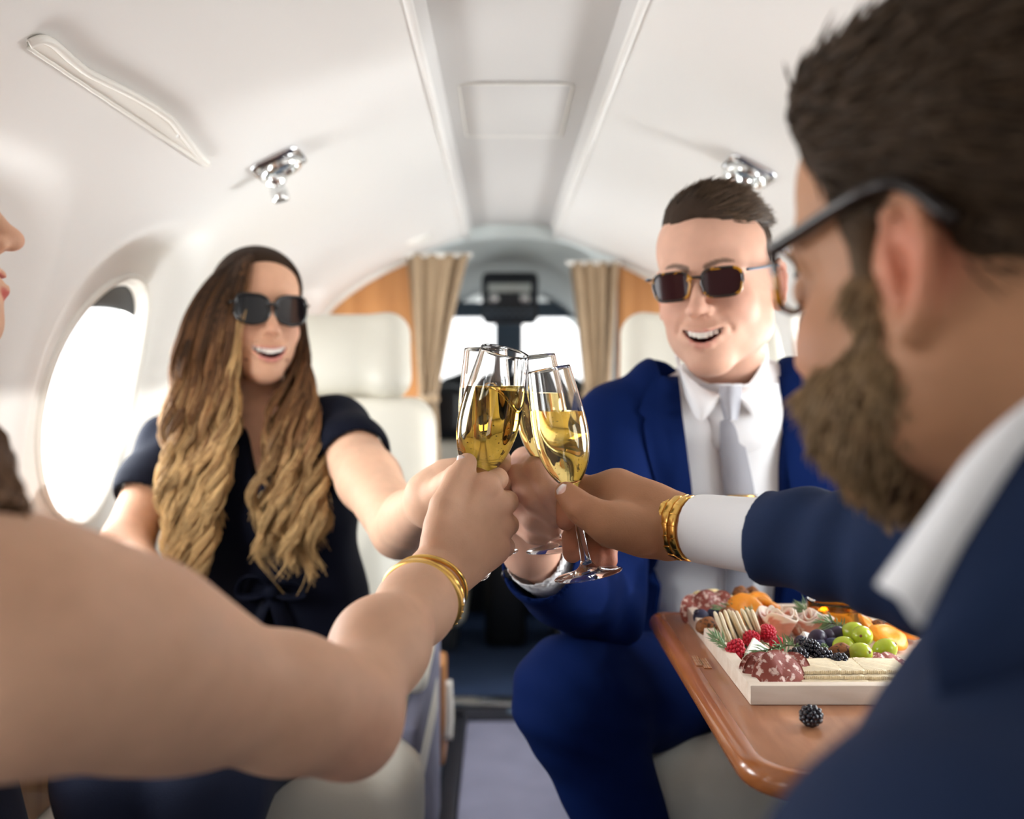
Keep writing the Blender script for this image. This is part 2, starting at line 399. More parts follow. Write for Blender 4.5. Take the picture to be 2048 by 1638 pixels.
# ------------------------------------------------------------------ people: head, hands, spectacles
def basis(f, up=(0, 0, 1), roll=0.0):
    """columns: right, forward, up of somebody looking along f"""
    f = np.array(f, float); f /= np.linalg.norm(f); r = np.cross(f, up); r /= np.linalg.norm(r); u = np.cross(r, f)
    c, s = math.cos(roll), math.sin(roll)
    return np.stack([r*c + u*s, f, u*c - r*s], 1)
class Frame:
    def __init__(s, o, R, k=1.0): s.o = np.asarray(o, float); s.R = np.asarray(R, float); s.k = k
    def __call__(s, *p): p = np.array(p if len(p) == 3 else p[0], float); return s.o + (p * s.k) @ s.R.T
    def inv(s, V): return ((np.asarray(V, float) - s.o) @ s.R) / s.k
def mouth_arcs(t, wid=.031, open_=.0165, z0=-.066):
    y = .0985 - .021*t*t*(wid/.031)
    zu = z0 + .0115*t*t; zl = z0 - open_ + (open_ + .011)*t*t
    return np.stack([wid*t, y, zu], -1), np.stack([wid*t, y - .001, zl], -1)
def head_sdf(S, H, fem=False, wid=.031, open_=.0165, lips=.0045, ears=True, z0=-.066, smile=1.0, nose=1.0):
    k = H.k; jw = .86 if fem else 1.0
    def el(c, r, kk=.02, op='u', rot=None): S.el(H(c), np.array(r)*k, H.R if rot is None else H.R @ rot, kk*k, op)
    def rc(a, b, r1, r2=None, kk=.02, op='u'): S.rc(H(a), H(b), r1*k, (r1 if r2 is None else r2)*k, kk*k, op)
    el((0, -.02, .038), (.074, .090, .083)); el((0, .028, .045), (.063, .056, .056), .04)
    el((0, .032, -.026), (.056*jw, .056, .068), .03)
    for s in (-1, 1):
        rc((s*.053*jw, -.012, -.02), (s*.046*jw, -.004, -.070), .019, .017, .045); rc((s*.046*jw, -.004, -.070), (s*.015*jw, .063, -.106), .016, .015, .045); el((s*.034*jw, .036, -.058), (.018, .030, .030), .04)
        el((s*.036, .060, -.036), (.024, .024, .021), .022)
        rc((s*.012, .082, .019), (s*.044, .066, .020), .011 if not fem else .009, .009, .018)
    el((0, .073, -.107), (.022*jw, .018, .015), .02)
    el((0, .070, -.070), (.036*jw, .028, .028), .022)
    for s in (-1, 1): el((s*.031, .101, -.001), (.018, .016, .0115), .014, 's')
    for s in (-1, 1): el((s*.031, .0775, -.001), (.0135, .0135, .0125), .003)
    n = nose*(.96 if fem else 1.0)
    rc((0, .086, .012), (0, .108, -.030), .0085*n, .0095*n, .012); el((0, .112, -.036), (.0105*n, .0115, .0095), .008)
    for s in (-1, 1): el((s*.0125*n, .099, -.039), (.0075*n, .009, .007), .008)
    for s in (-1, 1): el((s*.006*n, .106, -.0465), (.0032, .004, .003), .003, 's')
    if smile:
        for s in (-1, 1): S.chain([H(s*.017, .099, -.040), H(s*.028, .092, -.052), H(s*.036, .083, -.066)], [.0012*k]*3, .009*k, 's')
    t = np.linspace(-1, 1, 9); up, lo = mouth_arcs(t, wid, open_, z0)
    rad = lips * (1 - .62*t*t)
    S.chain([H(p) for p in up], rad*.85*k, .005*k); S.chain([H(p) for p in lo], rad*1.15*k, .006*k)
    mid = (up + lo)/2; r2 = np.maximum((up[:, 2]-lo[:, 2])/2 - .0022, .0008)
    for dy in (.008, .002, -.004, -.010, -.016): S.chain([H(p + (0, dy, 0)) for p in mid[1:-1]], r2[1:-1]*k, .0015*k, 's')
    if ears:
        for s in (-1, 1):
            a = s*math.radians(22); rot = np.array([[math.cos(a), -math.sin(a), 0], [math.sin(a), math.cos(a), 0], [0, 0, 1]])
            E = Frame(H(s*.079, -.018, -.014), H.R @ rot, k)
            S.el(E(0, 0, .003), np.array((.006, .017, .027))*k, E.R, .008*k)
            S.el(E(s*.0065, .003, -.002), np.array((.006, .009, .013))*k, E.R, .004*k, 's')
            arc = [(.010, -.002), (.012, .012), (.007, .026), (-.005, .032), (-.016, .025), (-.019, .010), (-.015, -.008), (-.007, -.023), (.003, -.030), (.008, -.022)]
            S.chain([E(s*.005, y, z) for y, z in arc], np.array([.003, .0035, .004, .0042, .0042, .004, .004, .0048, .0062, .004])*k, .003*k)
            S.rc(E(s*.004, .011, -.006), E(s*.004, .010, -.012), .0045*k, .004*k, .004*k)
def head_color(V, H, skin, lip, brow, wid=.031, open_=.0165, z0=-.066, stubble=None, blush=(.62, .22, .16), brow_w=1.0, ear=None):
    q = H.inv(V); C = np.tile(np.array(skin), (len(V), 1)).astype(float)
    def mixin(w, c):
        nonlocal C; w = np.clip(w, 0, 1)[:, None]; C = C*(1-w) + np.array(c)*w
    near = (np.abs(q) < .2).all(1)
    for s in (-1, 1):
        d = np.linalg.norm((q - (s*.042, .07, -.035))/(1.1, 1, 1), axis=1); mixin(.30*np.exp(-(d/.022)**2), blush)
        d = np.linalg.norm(q - (s*.083, -.018, -.012), axis=1); mixin(.55*np.exp(-(d/.026)**4), ear if ear else blush)
    d = np.linalg.norm(q - (0, .114, -.036), axis=1); mixin(.25*np.exp(-(d/.012)**2), blush)
    if stubble is not None:
        w = np.clip((-.045 - q[:, 2])/.03, 0, 1)*np.clip((q[:, 2]+.14)/.02, 0, 1)*np.clip((q[:, 1]+.02)/.03, 0, 1); mixin(.22*w*near, stubble)
    t = np.linspace(-1, 1, 33); up, lo = mouth_arcs(t, wid, open_, z0); rad = 1 - .6*t*t
    for arc, w in ((up, .0042), (lo, .0058)):
        d = np.linalg.norm(q[:, None, :][near] - arc[None], axis=2)/rad if near.any() else None
        if d is not None:
            dm = np.full(len(V), 9.); dm[near] = d.min(1); mixin(np.clip((w*1.25 - dm)/.0015, 0, 1)*.9, lip)
    inside = near & (np.abs(q[:, 0]) < wid) & (q[:, 1] < .0985 - .021*(q[:, 0]/wid)**2 - .0045) & (q[:, 1] > .06) & (q[:, 2] < z0 + .006) & (q[:, 2] > z0 - open_ - .002)
    mixin(inside.astype(float), (.12, .02, .02))
    if brow is not None:
        for s in (-1, 1):
            tt = np.linspace(0, 1, 12); arc = np.stack([s*(.013 + .036*tt), .093 - .022*tt**2, .018 + .008*np.sin(tt*2.4) - .003*tt], 1)
            d = np.full(len(V), 9.); dd = np.linalg.norm((q[near][:, None] - arc[None])*(1, .5, 1), axis=2)/(1 - .45*tt); d[near] = dd.min(1)
            mixin(np.clip((.0052*brow_w - d)/.002, 0, 1)*.85, brow)
    return C
def teeth(H, parent, wid=.031, open_=.0165, z0=-.066):
    k = H.k; root = None; bm = bmesh.new(); n = 8
    for i in range(n):
        t = (i - (n-1)/2)/((n-1)/2)*.66; up, lo = mouth_arcs(np.array([t]), wid, open_, z0)
        w = (.0042, .0036, .0034, .0032)[int(abs(i - (n-1)/2))]; h = (.0056, .0051, .0051, .0046)[int(abs(i-(n-1)/2))]
        c = H(up[0] + (0, -.0042, -h + .0012)); a = -t*.55
        rot = H.R @ np.array([[math.cos(a), -math.sin(a), 0], [math.sin(a), math.cos(a), 0], [0, 0, 1]])
        box_bm(c, (w*.98*k, .002*k, h*k), .0013*k, 2, rot, bm)
    o = bm_obj('teeth', bm, M['teeth'], parent); tag(o, 'white upper teeth')
    return o
SKIN_F = (.66, .38, .26); SKIN_M = (.70, .41, .30)
def finger(S, pts, r, k=.006, pad=True):
    """knuckle chain: MCP, PIP, DIP, tip"""
    r = np.asarray(r, float); pts = [np.asarray(p, float) for p in pts]
    q = [pts[0]]; rr = [r[0]]
    for i in range(len(pts)-1):
        q += [pts[i]*.5 + pts[i+1]*.5, pts[i+1]]; rr += [(r[i]+r[i+1])*.5*.93, r[i+1]]
    S.chain(q, rr, k)
def nail(name_parent, c, n, along, w, l, col=(.80, .52, .44)):
    """thin curved finger nail at c, facing n, pointing along"""
    n = np.array(n, float); n /= np.linalg.norm(n); a = np.array(along, float); a -= n*a.dot(n); a /= np.linalg.norm(a); s = np.cross(a, n)
    V = []; Q = []; nu, nv = 9, 9
    for i in range(nu):
        for j in range(nv):
            u = i/(nu-1)*2-1; v = j/(nv-1)*2-1; e = math.sqrt(max(0, 1-abs(v)**4*.6)); x = u*w*e
            V.append(c + s*x + a*v*l + n*(.0012 - .0045*(x/w)**2*(w/.006) - .0006*v*v))
    for i in range(nu-1):
        for j in range(nv-1): Q.append((i*nv+j, (i+1)*nv+j, (i+1)*nv+j+1, i*nv+j+1))
    V = np.array(V); n0 = len(V); V2 = V - n*.001; Q2 = [tuple(x+n0 for x in q[::-1]) for q in Q]
    rim = [i*nv for i in range(nu)] + [(nu-1)*nv + j for j in range(1, nv)] + [i*nv+nv-1 for i in range(nu-2, -1, -1)] + [j for j in range(nv-2, 0, -1)]
    side = [(rim[i], rim[(i+1) % len(rim)], rim[(i+1) % len(rim)]+n0, rim[i]+n0) for i in range(len(rim))]
    C = np.tile(np.array(col), (2*n0, 1)); tipw = np.tile(np.repeat(0, nu*nv), 2)
    vv = np.tile(np.tile(np.linspace(-1, 1, nv), nu), 2); C[vv > .7] = (.88, .74, .68)
    return obj('fingernail', np.vstack([V, V2]), Q + Q2 + side, M['nail'], name_parent, col=C)
def spectacles(name, H, label, outline, mats, wrap=2.2, y0=.106, cx=.034, zc=-.002, fr=.0021, temple_z=.010, depth=.002, back=-.03, tort_temple=None, lens_label=None, hinge=.0705, earx=.083):
    """outline(t)->(x,z) of the right lens about its centre; parts: frame, lens x2, bridge, temple x2"""
    k = H.k; base = H(0, y0, zc); root = empty(name, base, label, 'sunglasses')
    yy = lambda x: y0 - wrap*x*x
    T = np.linspace(0, 2*np.pi, 48, endpoint=False); o = np.array([outline(t) for t in T])
    fparts = []
    for s in (-1, 1):
        ring = np.array([(s*(cx+x), yy(cx+x), zc+z) for x, z in o]); W = np.array([H(p) for p in ring])
        fparts.append(tube(W, fr*k, 8, True, flat=(1.0, 1.35), ref=np.tile(H.R[:, 1], (len(W), 1))))
        V = []; Q = []; ns = 6
        for side, dy in ((0, .0006), (1, -.0009)):
            b = len(V); V.append(H(s*cx, yy(cx)+dy, zc))
            for r in range(1, ns+1):
                for x, z in o: xx = cx + x*r/ns; V.append(H(s*xx, yy(xx)+dy, zc+z*r/ns))
            m = len(o)
            for j in range(m): Q.append((b, b+1+(j+1) % m, b+1+j))
            for r in range(ns-1):
                for j in range(m): Q.append((b+1+r*m+j, b+1+r*m+(j+1) % m, b+1+(r+1)*m+(j+1) % m, b+1+(r+1)*m+j))
        l = obj('lens', np.array(V), Q, mats[1], root)
        if lens_label: tag(l, lens_label)
    bz = zc + .006
    br = spline([(-cx+.024, yy(.01)+.001, bz), (-.006, y0+.0025, bz+.003), (.006, y0+.0025, bz+.003), (cx-.024, yy(.01)+.001, bz)], 12)
    fparts.append(tube([H(p) for p in br], fr*1.15*k, 8))
    V, Q = merge(fparts); obj('frame', V, Q, mats[0], root)
    for s in (-1, 1):
        p = spline([(s*(hinge-.004), yy(hinge)+.001, zc+temple_z), (s*hinge, yy(hinge)-.006, zc+temple_z), (s*(hinge+.005), .05, zc+temple_z+.001), (s*earx, back+.02, zc+temple_z+.003), (s*(earx-.001), back, zc+temple_z-.002), (s*(earx-.003), back-.018, zc+temple_z-.022)], 22)
        V, Q = tube([H(q) for q in p], depth*k, 8, flat=(1, 1.5), ref=np.tile(H.R[:, 0], (22, 1))); obj('temple', V, Q, tort_temple or mats[0], root)
    return root
# ------------------------------------------------------------------ the cabin shell
XC = .027; YA, YF = -1.35, 3.07
PROF = spline([(-.133, .43), (-.23, .395), (-.34, .352), (-.46, .288), (-.563, .205), (-.63, .09), (-.668, -.04), (-.685, -.19), (-.682, -.4), (-.655, -.7), (-.60, -.97)], 161)
_l = np.r_[0, np.cumsum(np.linalg.norm(np.diff(PROF, axis=0), axis=1))]
ARC = np.linspace(0, _l[-1], 150); PROF = np.c_[np.interp(ARC, _l, PROF[:, 0]), np.interp(ARC, _l, PROF[:, 1])]
NRM = np.c_[np.gradient(PROF[:, 1]), -np.gradient(PROF[:, 0])]; NRM /= np.linalg.norm(NRM, axis=1, keepdims=True)   # outward on the left side
if NRM[60, 0] > 0: NRM = -NRM
WIN_Y = [-.08, .49, 1.06, 1.63, 2.20, 2.77]; A_W = float(np.interp(.04, -PROF[:, 1], ARC)); WA, WB = .168, .188
def bay(y, a):
    """outward swelling of the lining round each window"""
    r = np.zeros(np.broadcast(y, a).shape)
    for w in WIN_Y:
        q = (np.abs((y - w)/.262)**2.6 + np.abs((a - A_W)/np.where(a < A_W, .315, .42))**2.4)**(1/2.5)
        t = np.clip((1.06 - q)/.30, 0, 1); r = np.maximum(r, t*t*(3 - 2*t))
    return .030*r
def shell_pt(y, a, side, off=0.0):
    """side -1 left, +1 right; off > 0 goes outward"""
    y = np.asarray(y, float); a = np.asarray(a, float); b = bay(y, a) + off
    x = np.interp(a, ARC, PROF[:, 0]) + b*np.interp(a, ARC, NRM[:, 0]); z = np.interp(a, ARC, PROF[:, 1]) + b*np.interp(a, ARC, NRM[:, 1])
    return np.stack([XC - side*x, y + 0*x, Z0 + z], -1)
def shell_hit(px, py, side, off=0.0):
    d = np.linspace(.3, 3.3, 3001); x = (px-1004)/2000*d; z = -(py-755)/2000*d; X = -side*(x - XC)
    o = np.argsort(-PROF[:70, 1]); zi = np.interp(X, PROF[:70, 0][::-1] if PROF[0, 0] > PROF[69, 0] else PROF[:70, 0], PROF[:70, 1][::-1] if PROF[0, 0] > PROF[69, 0] else PROF[:70, 1])
    i = int(np.argmin(np.abs(z - zi) + (X < -.68)*9)); a = float(np.interp(-z[i], -PROF[:, 1], ARC)); return d[i], a
def make_wall(name, side):
    ys = np.arange(YA, YF + .001, .011); na = len(ARC); Y, A = np.meshgrid(ys, ARC, indexing='ij')
    V = shell_pt(Y, A, side).reshape(-1, 3); n = len(ys)
    i, j = np.meshgrid(np.arange(n-1), np.arange(na-1), indexing='ij'); q = np.stack([i*na+j, i*na+j+1, (i+1)*na+j+1, (i+1)*na+j], -1).reshape(-1, 4)
    cy = Y.ravel()[q].mean(1); ca = A.ravel()[q].mean(1); keep = np.ones(len(q), bool)
    for w in WIN_Y: keep &= ((cy - w)/(WA+.006))**2 + ((ca - A_W)/(WB+.006))**2 > 1
    q = q[keep]
    if side > 0: q = q[:, ::-1]
    o = obj(name, V, q, M['liner']); o['kind'] = 'structure'; return o
wall_left = make_wall('wall_left', -1); wall_right = make_wall('wall_right', 1)
wn_ = 0
for side in (-1, 1):
    for w in WIN_Y[1:]:
        wn_ += 1; t = np.linspace(0, 2*np.pi, 72, endpoint=False)
        r = empty('window_%d' % wn_, shell_pt(w, A_W, side, .02)); r['kind'] = 'structure'
        prof = [(1.05, -.002), (1.075, -.010), (1.10, -.004), (1.10, .012), (1.0, .035), (.96, .034), (.98, .004)]
        V = np.concatenate([shell_pt(w + WA*s*np.cos(t), A_W + WB*s*np.sin(t), side, o) for s, o in prof]); k = len(t); m = len(prof)
        Q = [(a*k+b, a*k+(b+1) % k, ((a+1) % m)*k+(b+1) % k, ((a+1) % m)*k+b) for a in range(m) for b in range(k)]
        obj('frame', V, Q, M['plastic'], r)
        V = []; Q = []; ns = 8
        for s_ in range(ns+1):
            f = max(s_/ns, .002); V += list(shell_pt(w + WA*.99*f*np.cos(t), A_W + WB*.99*f*np.sin(t), side, .033))
        Q = [(a*k+b, a*k+(b+1) % k, (a+1)*k+(b+1) % k, (a+1)*k+b) for a in range(ns) for b in range(k)]
        obj('pane', np.array(V), Q, M['pane'], r)
        # sliding sunshade parked at the top of the opening
        V = []; Q = []; nu, nv = 24, 5
        for iu in range(nu):
            u = -1 + 2*iu/(nu-1); x = .80*u; top = -math.sqrt(max(0, 1 - x*x)); low = -.70 - .06*(1-u*u)
            for iv in range(nv): V.append(shell_pt(w + WA*x, A_W + WB*(top + (low-top)*iv/(nv-1)), side, .012))
        Q = [(a*nv+b, (a+1)*nv+b, (a+1)*nv+b+1, a*nv+b+1) for a in range(nu-1) for b in range(nv-1)]
        o = obj('sunshade', np.array(V), Q, M['bluegrey'] if False else M['dark'], r); sm = o.modifiers.new('s', 'SOLIDIFY'); sm.thickness = .003
# ceiling: dropped centre channel
ce = [(-.133, .43), (-.128, .445), (-.120, .462), (-.06, .47), (.06, .47), (.120, .462), (.128, .445), (.133, .43)]
ys = np.linspace(YA, YF, 40); V = np.array([(XC + x, y, Z0 + z) for y in ys for x, z in ce]); k = len(ce)
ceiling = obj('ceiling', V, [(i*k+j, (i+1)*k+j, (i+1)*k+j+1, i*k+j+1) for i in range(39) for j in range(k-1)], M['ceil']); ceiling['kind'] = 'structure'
ceiling.data.set_sharp_from_angle(angle=.5)
for s in (-1, 1):   # soft bead along each lip of the channel
    V, Q = tube([(XC + s*.134, y, Z0 + .428) for y in np.linspace(YA, YF, 30)], .006, 10); o = obj('trim_%d' % (2 + s), V, Q, M['liner']); o['kind'] = 'structure'
d0 = (.468)*2000/(755-165); d1 = .468*2000/(755-270)
hp = [P(920, 0, 1)[0]*d0, P(1150, 0, 1)[0]*d0]; hx, hw = sum(hp)/2, (hp[1]-hp[0])/2; hx = XC - .005
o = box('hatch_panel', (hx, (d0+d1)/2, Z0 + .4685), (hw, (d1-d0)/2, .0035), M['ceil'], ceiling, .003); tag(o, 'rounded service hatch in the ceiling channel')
rp = [(hx + sx*(hw-.012) + .012*math.cos(a), (d0+d1)/2 + sy*((d1-d0)/2 - .012) + .012*math.sin(a), Z0+.4655) for sx, sy, a0 in ((1, 1, 0), (-1, 1, 1.57), (-1, -1, 3.14), (1, -1, 4.71)) for a in np.linspace(a0, a0+1.57, 5)]
rp = [(hx + (1 if c < 10 and c >= 0 and (c < 5 or c >= 15) else -1)*0 + p[0]-hx, p[1], p[2]) for c, p in enumerate(rp)]
V, Q = tube(rp, .0016, 6, True); obj('hatch_seam', V, Q, M['plastic'], ceiling)
# floor
fl = box('floor', (XC, 2.3, -.03), (.62, 2.6, .03), M['carpet'], bev=0); fl['kind'] = 'structure'
for s, nm in ((-1, 'trim_4'), (1, 'trim_5')):   # raised foot ledges beside the dropped aisle
    o = box(nm, (XC + s*.40, .86, .04), (.215, 2.07, .04), M['carpet'], bev=.006); o['kind'] = 'structure'
    o2 = box('ledge_edge', (XC + s*.182, .86, .042), (.006, 2.07, .042), M['bluegrey'], o, .003)
sill = empty('threshold_bar', (XC, 2.96, 0), 'brushed metal threshold bar across the aisle in front of the cockpit', 'threshold')
box('bar', (XC, 2.93, .014), (.22, .035, .014), M['silver'], sill, .006); box('riser', (XC, 2.915, .008), (.215, .006, .016), M['bluegrey'], sill, .002)
fm = empty('aisle_mat', (XC, 2.5, 0), 'grey carpeted aisle panel in a dark rubber frame on the floor', 'floor mat')
box('mat_centre', (XC, 2.42, .006), (.125, .37, .006), M['mat_grey'], fm, .003)
for c, h in (((XC, 2.83, .011), (.17, .045, .011)), ((XC-.15, 2.42, .011), (.022, .40, .011)), ((XC+.15, 2.42, .011), (.022, .40, .011)), ((XC, 2.02, .011), (.17, .02, .011))):
    box('frame_bar', c, h, M['rubber'], fm, .004)
box('latch_plate', (XC+.035, 2.835, .0235), (.045, .012, .0025), M['bluegrey'], fm, .002)
# ------------------------------------------------------------------ overhead fittings
def leaf_cover():
    up = spline([(52, 78), (92, 72), (165, 132), (262, 182), (330, 226), (368, 272), (392, 304), (412, 322)], 44)
    lo = np.stack([np.interp(np.linspace(0, 1, 44)**1.0, [0, 1], [52, 408]), np.interp(np.linspace(0, 1, 44), [0, 1], [86, 326])], 1)
    c = empty('oxygen_mask_cover', shell_pt(1.15, .33, -1), 'long white leaf shaped cover panel on the upper left cabin lining', 'panel')
    n = 7; V = []; hit = lambda p: shell_hit(p[0], p[1], -1)
    A = np.array([hit(p) for p in up]); B = np.array([hit(p) for p in lo])
    for off in (-.0055, .004):
        for i in range(44):
            for j in range(n):
                f = j/(n-1); ya = A[i]*(1-f) + B[i]*f; e = off if 0 < j < n-1 and 0 < i < 43 else off + (.003 if off < 0 else 0); V.append(shell_pt(ya[0], ya[1], -1, e))
    Q = [(i*n+j, (i+1)*n+j, (i+1)*n+j+1, i*n+j+1) for i in range(43) for j in range(n-1)]; N = 44*n
    rim = [i*n for i in range(44)] + [43*n+j for j in range(1, n)] + [i*n+n-1 for i in range(42, -1, -1)] + [j for j in range(n-2, 0, -1)]
    Q += [tuple(x+N for x in q[::-1]) for q in Q] + [(rim[i], rim[(i+1) % len(rim)], rim[(i+1) % len(rim)]+N, rim[i]+N) for i in range(len(rim))]
    obj('cover_plate', np.array(V), Q, M['plastic'], c)
    for E, r in ((A, .0045), (B, .0022)):
        V, Q = tube([shell_pt(e[0], e[1], -1, -.005) for e in E], r, 8); obj('raised_edge', V, Q, M['plastic'], c)
    for i in (14, 30):
        e = A[i]*.8 + B[i]*.2; V, Q = lathe([(0, .003), (.003, .003), (.004, 0), (0, 0)], 12); p = shell_pt(e[0], e[1], -1, -.0065); obj('screw', V*.8 + p, Q, M['chrome'], c)
leaf_cover()
def gasper(px, py, side, label):
    d, a = shell_hit(px, py, side); p = shell_pt(d, a, side); n = shell_pt(d, a, side, -.01) - p; n /= np.linalg.norm(n)
    R = frame_from(n, (0, 1, 0)); T = lambda V: p + 1.3*np.asarray(V) @ R.T
    g = empty('air_outlet', p, label, 'air vent', 'chrome air outlets in the cabin lining')
    bm = box_bm((0, 0, .002), (.032, .030, .004), .010, 3); bmesh.ops.transform(bm, matrix=Matrix.Translation(Vector(p)) @ Matrix(R).to_4x4() @ Matrix.Scale(1.3, 4), verts=bm.verts); bm_obj('mounting_plate', bm, M['silver'], g)
    V, Q = lathe([(.0265, .004), (.0265, .012), (.023, .016), (.019, .0145), (.017, .008), (.015, .004), (0, .003)], 36); obj('socket_ring', T(V), Q, M['chrome'], g)
    V, Q = lathe([(0, .012), (.010, .011), (.0145, .006), (.0145, .004)], 30); obj('lens', T(V - (0, 0, .001)), Q, M['bluegrey'], g)
    ax = frame_from(np.array([-.15*side*0 + .1, -.2, 1.0]) @ np.eye(3), (1, 0, 0))
    V, Q = lathe([(.0, .003), (.013, .006), (.0145, .013), (.012, .020), (.0085, .024), (.0105, .028), (.0105, .040), (.0088, .042), (.0075, .034), (0, .033)], 30); obj('nozzle', T((V @ ax.T) + (.0125, -.011, 0)), Q, M['chrome'], g)
gasper(556, 322, -1, 'chrome air outlet nozzle on the left cabin lining above the woman in sunglasses')
gasper(1500, 336, 1, 'chrome air outlet nozzle on the right cabin lining above the man in sunglasses')
V, Q = lathe([(0, .010), (.012, .009), (.020, .005), (.026, .006), (.030, 0)], 32); d_, a_ = shell_hit(838, 478, -1); p_ = shell_pt(d_, a_, -1); R_ = frame_from(shell_pt(d_, a_, -1, -.01)-p_, (0, 1, 0))
tag(obj('ceiling_speaker', p_ + (V*1.2) @ R_.T, Q, M['plastic'], None), 'small round white fitting on the left lining near the curtain', 'fitting')
# ------------------------------------------------------------------ forward partition, curtains
def partition(name, side, xin, label):
    """wood panel that fills the cabin section outboard of xin (relative to XC, positive)"""
    a = np.linspace(0, ARC[-1], 90); X = -np.interp(a, ARC, PROF[:, 0]); Z = np.interp(a, ARC, PROF[:, 1]); k = X >= xin; X = X[k]; Z = Z[k]
    V = []
    for y in (YF-.012, YF+.012):
        V += [(XC + side*x, y, Z0 + z) for x, z in zip(X, Z)] + [(XC + side*xin, y, Z0 + z) for z in Z]
    n = len(X); Q = []
    for i in range(n-1):
        Q += [(i, i+1, n+i+1, n+i), (2*n+i, 3*n+i, 3*n+i+1, 2*n+i+1), (n+i, n+i+1, 3*n+i+1, 3*n+i), (i, 2*n+i, 2*n+i+1, i+1)]
    r = empty(name, (XC + side*.45, YF, .3), label, 'partition'); o = obj('panel', np.array(V), Q, M['cabinet'], r, smooth=False)
    pts = [(XC + side*x, YF-.014, Z0 + z) for x, z in zip(X, Z)][::3]; V, Q = tube(pts, .012, 8); obj('curved_trim', V, Q, M['plastic'], r)
    V, Q = tube([(XC + side*xin, YF-.004, Z0 + z) for z in (Z[0], Z[-1])], .010, 8); obj('edge_post', V, Q, M['cabinet'], r)
    return r
partition('wood_partition', -1, .285, 'left honey wood partition panel beside the cockpit opening'); partition('wood_partition', 1, .335, 'right honey wood partition panel behind the man in sunglasses')
def curtain(name, top, tie, foot, d, n, label, seed):
    """pleated sheet: top/tie/foot = (px left, px right, py)"""
    r = empty(name, P((top[0]+top[1])/2, top[2], d), label, 'curtain'); nu, nv = 26*n//3, 40; V = []
    g = np.random.default_rng(seed); ph = g.uniform(-.4, .4, nu)
    for j in range(nv):
        f = j/(nv-1)
        y0 = np.interp(f, [0, .62, 1], [top[2], tie[2], foot[2]]); s = 3*f*f-2*f**3 if f < .62 else 1
        ft = np.clip(f/.62, 0, 1); ft = ft**.85; fb = np.clip((f-.62)/.38, 0, 1)
        l = top[0]*(1-ft) + tie[0]*ft; rr = top[1]*(1-ft) + tie[1]*ft; l = l*(1-fb) + foot[0]*fb; rr = rr*(1-fb) + foot[1]*fb
        for i in range(nu):
            u = i/(nu-1); w = u*n*2*np.pi + .5*math.sin(3*f + u*5)
            V.append(P(l + (rr-l)*u, y0, d - .022 + .018*math.sin(w)*(.6+.4*math.cos(7*u))))
    Q = [(j*nu+i, j*nu+i+1, (j+1)*nu+i+1, (j+1)*nu+i) for j in range(nv-1) for i in range(nu-1)]
    o = obj('pleated_cloth', np.array(V), Q, M['curtain'], r); m = o.modifiers.new('s', 'SOLIDIFY'); m.thickness = .003
    a = P(tie[0]-4, tie[2], d-.045); b = P(tie[1]+4, tie[2]-6, d-.045); V, Q = tube([a, (a+b)/2 + (0, -.012, -.004), b], .008, 8, flat=(1, 1.8)); obj('tie_back', V, Q, M['curtain'], r)
    V, Q = tube([P(top[0]-6, top[2]+2, d-.02), P(top[1]+6, top[2]+2, d-.02)], .007, 8); obj('rail', V, Q, M['plastic'], r)
curtain('curtain', (812, 938, 508), (838, 872, 800), (838, 884, 1010), 3.0, 4, 'taupe pleated curtain tied back on the left of the cockpit opening', 1)
curtain('curtain', (1138, 1236, 524), (1168, 1218, 790), (1170, 1225, 1010), 3.0, 4, 'taupe pleated curtain tied back on the right of the cockpit opening', 2)
# ------------------------------------------------------------------ cockpit beyond the opening
hl = []
arc = [(-.42, -.30), (-.40, .02), (-.33, .20), (-.20, .315), (-.07, .365), (.10, .365), (.24, .315), (.37, .20), (.44, .02), (.46, -.30)]; arc = spline(arc, 40)
yy_ = [3.085, 3.3, 3.6, 3.9, 4.2]; sc_ = [1.12, 1.10, 1.05, .97, .90]
V = np.array([(.02 + (x-.02)*s, y, Z0 + z*(s if z > 0 else 1) + (.04 if i == 0 else 0)) for i, (y, s) in enumerate(zip(yy_, sc_)) for x, z in arc]); n = 40
o = obj('wall_front', V, [(i*n+j, i*n+j+1, (i+1)*n+j+1, (i+1)*n+j) for i in range(4) for j in range(n-1)], M['headliner']); o['kind'] = 'structure'
def header():    # white bulkhead above the opening, cut to an arch
    xs = np.linspace(-.36, .40, 41); V = []
    for y in (3.07, 3.095):
        for x in xs:
            u = (x-.02)/.26; low = .385 - .0*u if abs(u) < 1 else .385
            top = .50; V += [(x, y, Z0 + .352 + .075*math.sqrt(max(0, 1 - min(1, abs(u)**2.2))) - .06*max(0, abs(u)-1)), (x, y, Z0 + top)]
    m = len(xs)*2; Q = [(2*i, 2*i+1, 2*i+3, 2*i+2) for i in range(40)]; Q += [tuple(q+m for q in f[::-1]) for f in Q]; Q += [(2*i, 2*i+2, m+2*i+2, m+2*i) for i in range(40)]
    o = obj('wall_header', np.array(V), Q, M['headliner']); o['kind'] = 'structure'
header()
op = empty('overhead_panel', P(1020, 590, 3.45), 'dark grey cockpit overhead switch panel hanging from the ceiling', 'panel')
pw = lambda px0, px1, py0, py1, d, t: (tuple((P(px0, py0, d)+P(px1, py1, d))/2), (abs(px1-px0)/4000*d, t, abs(py1-py0)/4000*d))
c, h = pw(964, 1076, 546, 648, 3.45, .05); box('housing', c, h, M['dark'], op, .022, 3)
c, h = pw(976, 1062, 567, 585, 3.39, .006); box('display_strip', c, h, M['headliner'], op, .004)
for px in (988, 1050): V, Q = lathe([(0, .014), (.016, .012), (.02, 0)], 20); obj('annunciator_lamp', P(px, 597, 3.39) + V[:, [0, 2, 1]]*(1, -1, 1), Q, M['silver'], op)
